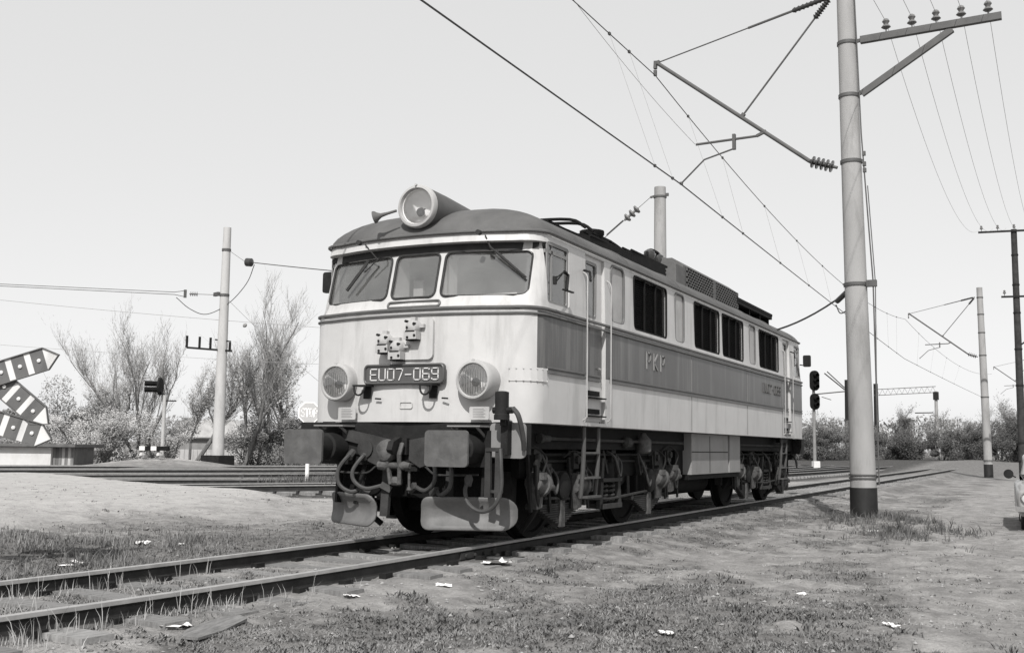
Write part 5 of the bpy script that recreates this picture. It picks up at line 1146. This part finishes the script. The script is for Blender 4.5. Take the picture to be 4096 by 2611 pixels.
def shrub(loc, sx, sy, sz, seed, label, leafm, n=2500, lsize=.12, group=None, name='shrub', stemm='bark'):
    rg = random.Random(seed); t = thing(name, loc, label, 'shrub', group); pts = []; segs = []
    cl = [(rg.gauss(0, .42), rg.gauss(0, .42), rg.uniform(.10, .95)**1.2, rg.uniform(.14, .40)) for _ in range(12)]
    for c in cl:
        e = Vector((c[0]*sx, c[1]*sy, c[2]*sz)); b0 = Vector((c[0]*sx*.2, c[1]*sy*.2, -.2)); m_ = b0.lerp(e, .5)+Vector((rg.gauss(0, .1), rg.gauss(0, .1), .1)); segs += [(b0, m_, .05, .035), (m_, e, .035, .015)]
        for _ in range(10):
            q = e+Vector((rg.gauss(0, 1)*sx, rg.gauss(0, 1)*sy, rg.gauss(.5, .8)*sz))*c[3]*.6; segs.append((m_.lerp(e, rg.random()), q, .014, .005))
    for _ in range(n):
        c = rg.choice(cl); v = Vector((rg.gauss(0, 1), rg.gauss(0, 1), rg.gauss(0, 1))).normalized()*rg.uniform(.35, 1.0)**.6
        z = max(.02, c[2]*sz+v.z*c[3]*sz*.8); pts.append(Vector((c[0]*sx+v.x*c[3]*sx*1.1, c[1]*sy+v.y*c[3]*sy*1.1, z)))
    V, F = cyl_strip(segs, 4); mesh_of('stems', V, F, stemm, t)
    V, F = leaf_quads(pts, lsize, rg); mesh_of('foliage', V, F, leafm, t)
    return t
LT = math.atan2(rt.y, rt.x)
TG = 'bare trees behind the yard tracks'
tree((34.6, 39.2, .0), 7.6, [(LT+math.pi, .42, .95), (LT+math.pi, .10, 1.0), (LT, .22, .95), (LT+1.5, .3, .7)], 11, 'bare forked tree right behind the crossing light', .36, 700, .06, upw=.7, group=TG, r0=.12)
tree((36.2, 36.9, 0), 7.8, [(LT, .34, 1.0), (LT+.3, .50, .8), (LT+math.pi, .12, .6)], 23, 'leaning budding tree directly behind the white mast', .5, 2600, .07, upw=.5, group=TG, r0=.135)
tree((37.35, 34.3, 0), 8.8, [(LT, .30, 1.0), (LT, .44, .88), (LT+.6, .2, .85)], 37, 'tall bare tree with twin leaning trunks right of the white mast', .40, 900, .06, upw=.65, group=TG, r0=.13)
tree((48, 55.5, 0), 6.5, [(LT, .1, 1), (LT+2, .3, .8), (LT+4, .35, .8)], 41, 'hazy budding tree standing behind the low hut', .5, 2600, .10, leafm='leaf', group=TG)
tree((52, 44, 0), 8.0, [(LT, .15, 1), (LT+2.4, .3, .9)], 43, 'hazy budding tree beyond the village house', .5, 3200, .10, leafm='leaf', group=TG)
SG = 'shrubs behind the yard tracks'
def at(px, d):                                             # helper: a ground point under the given picture column at depth d
    v = fw+rt2*((px*4-2048)/FPX); v = Vector((v.x, v.y, 0)); v /= (v.dot(Vector((fw.x, fw.y, 0)).normalized())); p = Vector((CAM.x, CAM.y, 0))+v*d; return p
for i, (px, d, a, b, c, lm_, lab, n, ls) in enumerate([
    (40, 72, 3.2, 3, 3.6, 'leaf_m', 'grey bushy shrub showing between the sign arms', 3000, .15),
    (66, 76, 3.0, 3, 4.8, 'leaf_m', 'tall grey shrub right of the lower sign arm', 3600, .15),
    (96, 78, 3.0, 3, 4.4, 'leaf_m', 'tall grey shrub left of the forked tree', 3600, .15),
    (122, 75, 3.0, 3, 3.4, 'leaf_m', 'grey shrub behind the forked tree', 3000, .15),
    (70, 58, 2.2, 2, 2.3, 'blossom', 'white blossoming bush above the hut roof end', 13000, .03),
    (98, 57, 2.4, 2, 2.6, 'blossom', 'white blossoming bush left of the crossing light', 13000, .03),
    (116, 58, 2.2, 2, 2.9, 'leaf', 'pale bush below the crossing light hoods', 7000, .045),
    (165, 60, 2.2, 2, 2.2, 'leaf', 'pale bush left of the leaning tree foot', 6000, .045),
    (190, 74, 3.2, 2.5, 3.0, 'leaf_m', 'grey bush behind the leaning tree', 3000, .13),
    (262, 62, 2.2, 2, 2.6, 'leaf_m', 'grey bush right of the twin-trunk tree', 3000, .10),
    (285, 64, 2.6, 2, 3.1, 'leaf_m', 'darker grey bush behind the octagonal sign', 3400, .10),
    (308, 60, 2.4, 2, 3.0, 'leaf_m', 'dark bush between the octagonal sign and locomotive front', 3000, .10),
    (20, 66, 3, 2.5, 2.4, 'leaf', 'pale bush behind the hut roof', 3000, .09)]):
    if ls > .06: n, ls = int(n*3), ls*.5
    p = at(px, d); shrub((p.x, p.y, float(gz(p.x, p.y))), a, b, c, 100+i, lab, lm_, n, ls, SG)
RG = 'trees along the right horizon'
for i, (px, d, h, nm, lab) in enumerate([(818, 100, 4.6, 1, 'small dark tree right behind the railway signal'), (846, 108, 3.8, 0, 'low dark tree immediately left of the near mast'), (902, 112, 5.3, 1, 'dark bare tree holding a crow nest right of the near mast'),
                                    (938, 116, 4.9, 0, 'dark tree behind the portal post'), (962, 118, 4.3, 1, 'dark tree right of the portal post'), (994, 108, 5.2, 0, 'dark tree behind the second mast'), (1012, 104, 5.9, 1, 'tall dark tree left of the power line pole'), (872, 124, 4.1, 0, 'faint dark tree hidden behind the near mast')]):
    p = at(px, d); tree((p.x, p.y, .25), h, [(i*1.3, .15, 1), (i*1.3+2.1, .35, .85), (i*1.3+4.2, .38, .8)], 200+i, lab, .55, 2600 if nm else 700, .06, leafm='leaf_d', group=RG, name='dark_tree', r0=.16)
nest = thing('crow_nest', (0, 0, 0), 'small dark crow nest high in the bare tree right of the near mast', 'nest')
pn = at(903, 111); nm_ = MB(); rn = random.Random(5)
for _ in range(60): a = rn.uniform(0, 6.28); q = Vector((.35*math.cos(a), .35*math.sin(a), rn.uniform(-.15, .2))); w_ = Vector((rn.gauss(0, .3), rn.gauss(0, .3), rn.gauss(0, .08))); nm_.tube([q-w_, q+w_], .02, 4)
nm_.build('twigs', 'bark', nest); nest.location = (pn.x, pn.y, 4.3)
for i, (px, d, a, c) in enumerate([(812, 96, 3.0, 3.2), (832, 100, 3.6, 2.8), (856, 104, 3.6, 2.9), (888, 108, 4.0, 2.8), (912, 106, 4.0, 2.9), (938, 108, 4.2, 3.2), (962, 106, 4.2, 3.0), (984, 102, 4.2, 3.4), (1006, 98, 4.0, 4.0), (1030, 96, 4.0, 4.4)]):
    p = at(px, d); shrub((p.x, p.y, .3), a*1.15, 2.5, c*.85, 300+i, ['dark thicket clump at the locomotive rear corner', 'dark thicket clump right of the railway signal', 'dark thicket clump left of the near mast', 'dark thicket clump right of the near mast foot', 'dark thicket clump under the crow nest tree', 'dark thicket clump behind the portal post foot', 'dark thicket clump between portal post and second mast', 'dark thicket clump behind the second mast foot', 'dark thicket clump right of the second mast', 'dark thicket clump behind the power line pole'][i], 'leaf_d', 11000, .062, 'thicket along the right horizon', 'thicket')
def treeline():                                             # far wood beyond everything, one mass
    rg = random.Random(9); pts = []
    for _ in range(26000):
        px = rg.uniform(-80, 1110); d = rg.uniform(150, 200); p = at(px, d); hh = 3.6+2.0*float(fbm(N1, px, 3.0, .03, 3))+(1.0 if px > 800 else 0)
        pts.append(Vector((p.x, p.y, .2+hh*rg.random()**.8)))
    V, F = leaf_quads(pts, .26, rg); o = mesh_of('far_wood', V, F, 'leaf_m', None); tag(o, 'far grey wood along the horizon', 'wood', kind='stuff')
treeline()

# ------------------------------------------------------------ grass, weeds, stones, litter
def scatter(n, rmin, rmax, seed, a0=-9, a1=62, p=1.0):
    rs_ = np.random.RandomState(seed); r = rmin*(rmax/rmin)**(rs_.rand(n)**p); a = np.radians(rs_.uniform(a0, a1, n))
    return CAM.x+r*np.cos(a), CAM.y+r*np.sin(a), rs_
def blades(name, x, y, h, rs_, per, m, width, kind='stuff', lean=.5):
    n = len(x)*per; bx = np.repeat(x, per)+rs_.normal(0, .025, n); by = np.repeat(y, per)+rs_.normal(0, .025, n); bz = gz(bx, by)-.01
    hh = np.repeat(h, per)*rs_.uniform(.5, 1.15, n); az = rs_.uniform(0, 2*np.pi, n); ln = hh*rs_.uniform(.1, lean, n)
    ca, sa = np.cos(az), np.sin(az); az2 = az+rs_.normal(0, .5, n)+np.pi/2; wx = np.cos(az2)*width*.5; wy = np.sin(az2)*width*.5
    V = np.empty((n, 5, 3))
    V[:, 0] = np.stack([bx-wx, by-wy, bz], -1); V[:, 1] = np.stack([bx+wx, by+wy, bz], -1)
    mx, my, mz = bx+ca*ln*.35, by+sa*ln*.35, bz+hh*.6
    V[:, 2] = np.stack([mx+wx*.8, my+wy*.8, mz], -1); V[:, 3] = np.stack([mx-wx*.8, my-wy*.8, mz], -1); V[:, 4] = np.stack([bx+ca*ln, by+sa*ln, bz+hh], -1)
    me = bpy.data.meshes.new(name); o5 = np.arange(n)*5
    me.vertices.add(n*5); me.vertices.foreach_set("co", V.reshape(-1))
    loops = np.concatenate([np.stack([o5, o5+1, o5+2, o5+3], -1), np.stack([o5+3, o5+2, o5+4], -1)], 1).reshape(-1)
    me.loops.add(len(loops)); me.loops.foreach_set("vertex_index", loops.astype(np.int32))
    me.polygons.add(2*n); st = np.empty(2*n, np.int32); st[0::2] = np.arange(n)*7; st[1::2] = np.arange(n)*7+4; me.polygons.foreach_set("loop_start", st)
    me.update(calc_edges=True); me.validate(); me.materials.append(M[m])
    o = bpy.data.objects.new(name, me); COL.objects.link(o); return tag(o, kind=kind)
def ok_ground(x, y): return (np.abs(np.abs(y-track_y(x))-.7535) > .10)
x, y, rs_ = scatter(120000, 5.5, 38, 21)
G, S = covers(x, y); clump = sst(.42, .6, fbm(N4, x, y, 4.5, 2)); keep = (rs_.rand(len(x)) < G*(.25+.75*clump)) & ok_ground(x, y) & ~((x > -.4) & (x < 15.2) & (np.abs(y) < 1.0)); x, y = x[keep], y[keep]
blades('grass', x, y, .014+.034*fbm(N3, x, y, 1.1, 3), rs_, 5, 'grass', .011, lean=1.7)
x, y, rs_ = scatter(40000, 5.5, 34, 26)
G, S = covers(x, y); clump = sst(.5, .66, fbm(N4, x, y, 3.1, 2)); keep = (rs_.rand(len(x)) < G*clump*.55) & ok_ground(x, y) & ~((x > -.4) & (x < 15.2) & (np.abs(y) < 1.0)); x, y = x[keep], y[keep]
blades('dark_weeds', x, y, .02+.05*fbm(N3, x, y, 1.1, 3), rs_, 6, 'weed', .016, lean=1.5)
x, y, rs_ = scatter(30000, 5.5, 34, 22)
G, S = covers(x, y); keep = (rs_.rand(len(x)) < (G*.3+.06)*(fbm(N2, x, y, 1.3, 2) > .45)) & ok_ground(x, y) & ~((x > -.4) & (x < 15.2) & (np.abs(y) < 1.0)); x, y = x[keep], y[keep]
blades('dry_grass', x, y, .015+.035*fbm(N4, x, y, .8, 3), rs_, 3, 'dry', .007, lean=2.2)
x, y, rs_ = scatter(26000, 5.5, 20, 23, 10, 62)             # tall weeds along the rails on the left
r = y-track_y(x); keep = ((rs_.rand(len(x)) < np.clip(np.exp(-(np.abs(np.abs(r)-.75)-.12)**2/.06)*.5*sst(-2.0, -4.5, x)+np.exp(-((y-5.0-.1*x)**2)/1.2)*.55*sst(1.5, -2, x), 0, 1)) & ok_ground(x, y) & (N2(x, y, 1.4) > .4)); x, y = x[keep], y[keep]
blades('tall_weeds', x, y, .06+.20*rs_.rand(len(x))**2, rs_, 3, 'dry', .006, lean=.7)
x, y, rs_ = scatter(26000, 24, 42, 27, 30, 48)               # weeds at the foot of the octagonal sign
keep = rs_.rand(len(x)) < np.exp(-((x-sx_+.2)**2+(y-sy_+.6)**2)/1.2); x, y = x[keep], y[keep]
blades('sign_weeds', x, y, .15+.35*rs_.rand(len(x)), rs_, 5, 'weed', .02)
x, y, rs_ = scatter(60000, 12, 30, 24, -6, 20)              # rank grass round the mast foot
dd = np.minimum(np.hypot(x-10.4, (y+3.5)*1.3), np.hypot((x-8.7)*.8, (y+4.4)*1.4)+.25); keep = rs_.rand(len(x)) < np.exp(-(dd/1.0)**2)*sst(.38, .55, fbm(N4, x, y, 2.2, 3)); x, y = x[keep], y[keep]
blades('rank_grass', x, y, .05+.16*rs_.rand(len(x))**2, rs_, 5, 'weed', .011, lean=1.0)
x, y, rs_ = scatter(40000, 8, 24, 28, 22, 62)               # rough grass bank left of the far rail
keep = (rs_.rand(len(x)) < np.exp(-((y-4.1-.10*x)**2)/1.6)*sst(3.5, -1, x)*sst(.40, .58, fbm(N4, x, y, 1.9, 3))) & (y > 1.3); x, y = x[keep], y[keep]
blades('bank_grass', x, y, .04+.14*rs_.rand(len(x))**1.5, rs_, 5, 'grass', .009, lean=1.0)
def stones(name, n, seed, s0, s1, m, lim=None):
    x, y, rs_ = scatter(n, 5.2, 30, seed, p=.8); V = []; F = []
    ico = [(0, 0, 1), (.9, 0, .2), (.28, .85, .2), (-.72, .53, .2), (-.72, -.53, .2), (.28, -.85, .2), (0, 0, -.6)]
    fcs = [(0, 1, 2), (0, 2, 3), (0, 3, 4), (0, 4, 5), (0, 5, 1), (6, 2, 1), (6, 3, 2), (6, 4, 3), (6, 5, 4), (6, 1, 5)]
    ok = ok_ground(x, y); x, y = x[ok], y[ok]; z = gz(x, y)
    for i in range(len(x)):
        s = s0*(s1/s0)**(rs_.rand()**2.2); o = len(V); a = rs_.rand()*6.28; c, sn = math.cos(a), math.sin(a); fl = rs_.uniform(.4, .8)
        for p in ico:
            k_ = s*rs_.uniform(.75, 1.2); V.append((x[i]+(p[0]*c-p[1]*sn)*k_, y[i]+(p[0]*sn+p[1]*c)*k_*.8, z[i]+p[2]*k_*fl))
        F += [tuple(o+q for q in f) for f in fcs]
    return tag(mesh_of(name, V, F, m, None), kind='stuff')
stones('stones', 9000, 31, .005, .034, 'stone'); stones('dark_cinders', 4500, 32, .005, .026, 'weed')
def crumple(loc, s, seed, label, m='paper', flat=.35, name='paper_scrap', cat='litter'):
    rg = random.Random(seed); n = 7; V = []; F = []
    for i in range(n+1):
        for j in range(n+1):
            u, v = i/n-.5, j/n-.5; V.append((u*s*1.3+rg.gauss(0, s*.03), v*s+rg.gauss(0, s*.03), abs(rg.gauss(.1, .22))*s*flat))
    for i in range(n):
        for j in range(n):
            a = i*(n+1)+j
            if rg.random() < .93: F.append((a, a+1, a+n+2, a+n+1))
    o = mesh_of(name, V, F, m, None); o.location = (loc[0], loc[1], float(gz(loc[0], loc[1]))+.012); o.rotation_euler = (rg.uniform(-.15, .15), rg.uniform(-.15, .15), rg.uniform(0, 6)); tag(o, label, cat, 'white litter on the ground')
for loc, s, lab in (((.41, 4.25), .24, 'crumpled white paper in the grass left of the track, farther one'), ((.56, 3.7), .13, 'tiny white scrap close right of the farther paper'),
                    ((-1.45, 3.3), .26, 'long white scrap in the grass bank left of the far rail'), ((-1.85, 3.05), .16, 'small white scrap beside the long scrap in the grass'),
                    ((-4.6, -1.15), .22, 'flat white scrap just outside the near rail, lower left'), ((-2.75, -1.25), .16, 'white scrap outside the near rail in front of the plough'),
                    ((-.05, -1.22), .34, 'bright crumpled white rag beside the rail joint'), ((-1.66, -1.5), .16, 'white scrap lying below the rail joint'),
                    ((-2.75, -3.95), .13, 'white scrap in the foreground grass at the bottom'), ((.2, -4.3), .12, 'white scrap on bare earth left of the pale pebble'), ((-1.5, -5.3), .14, 'long pale scrap in the lower right foreground'),
                    ((8.6, -3.75), .22, 'white scrap lying before the black mast foot'), ((8.2, -4.5), .16, 'white scrap right of the black mast foot')):
    crumple(loc, s*.72, sum(map(ord, lab)), lab)
bd = MB(); bd.prism([(-.36, -.09), (-.1, -.12), (.30, -.08), (.37, .02), (.2, .10), (-.2, .09), (-.38, .03)], (0, 0, 0), (1, 0, 0), (0, 1, 0), (0, 0, .018)); bd = bd.build('board', 'sleeper', smooth=False); bd.location = gpt(-4.45, -1.35, .012); bd.rotation_euler = (R(4), R(-2), R(12)); tag(bd, 'flat broken board half sunk in the ground outside the near rail', 'board')
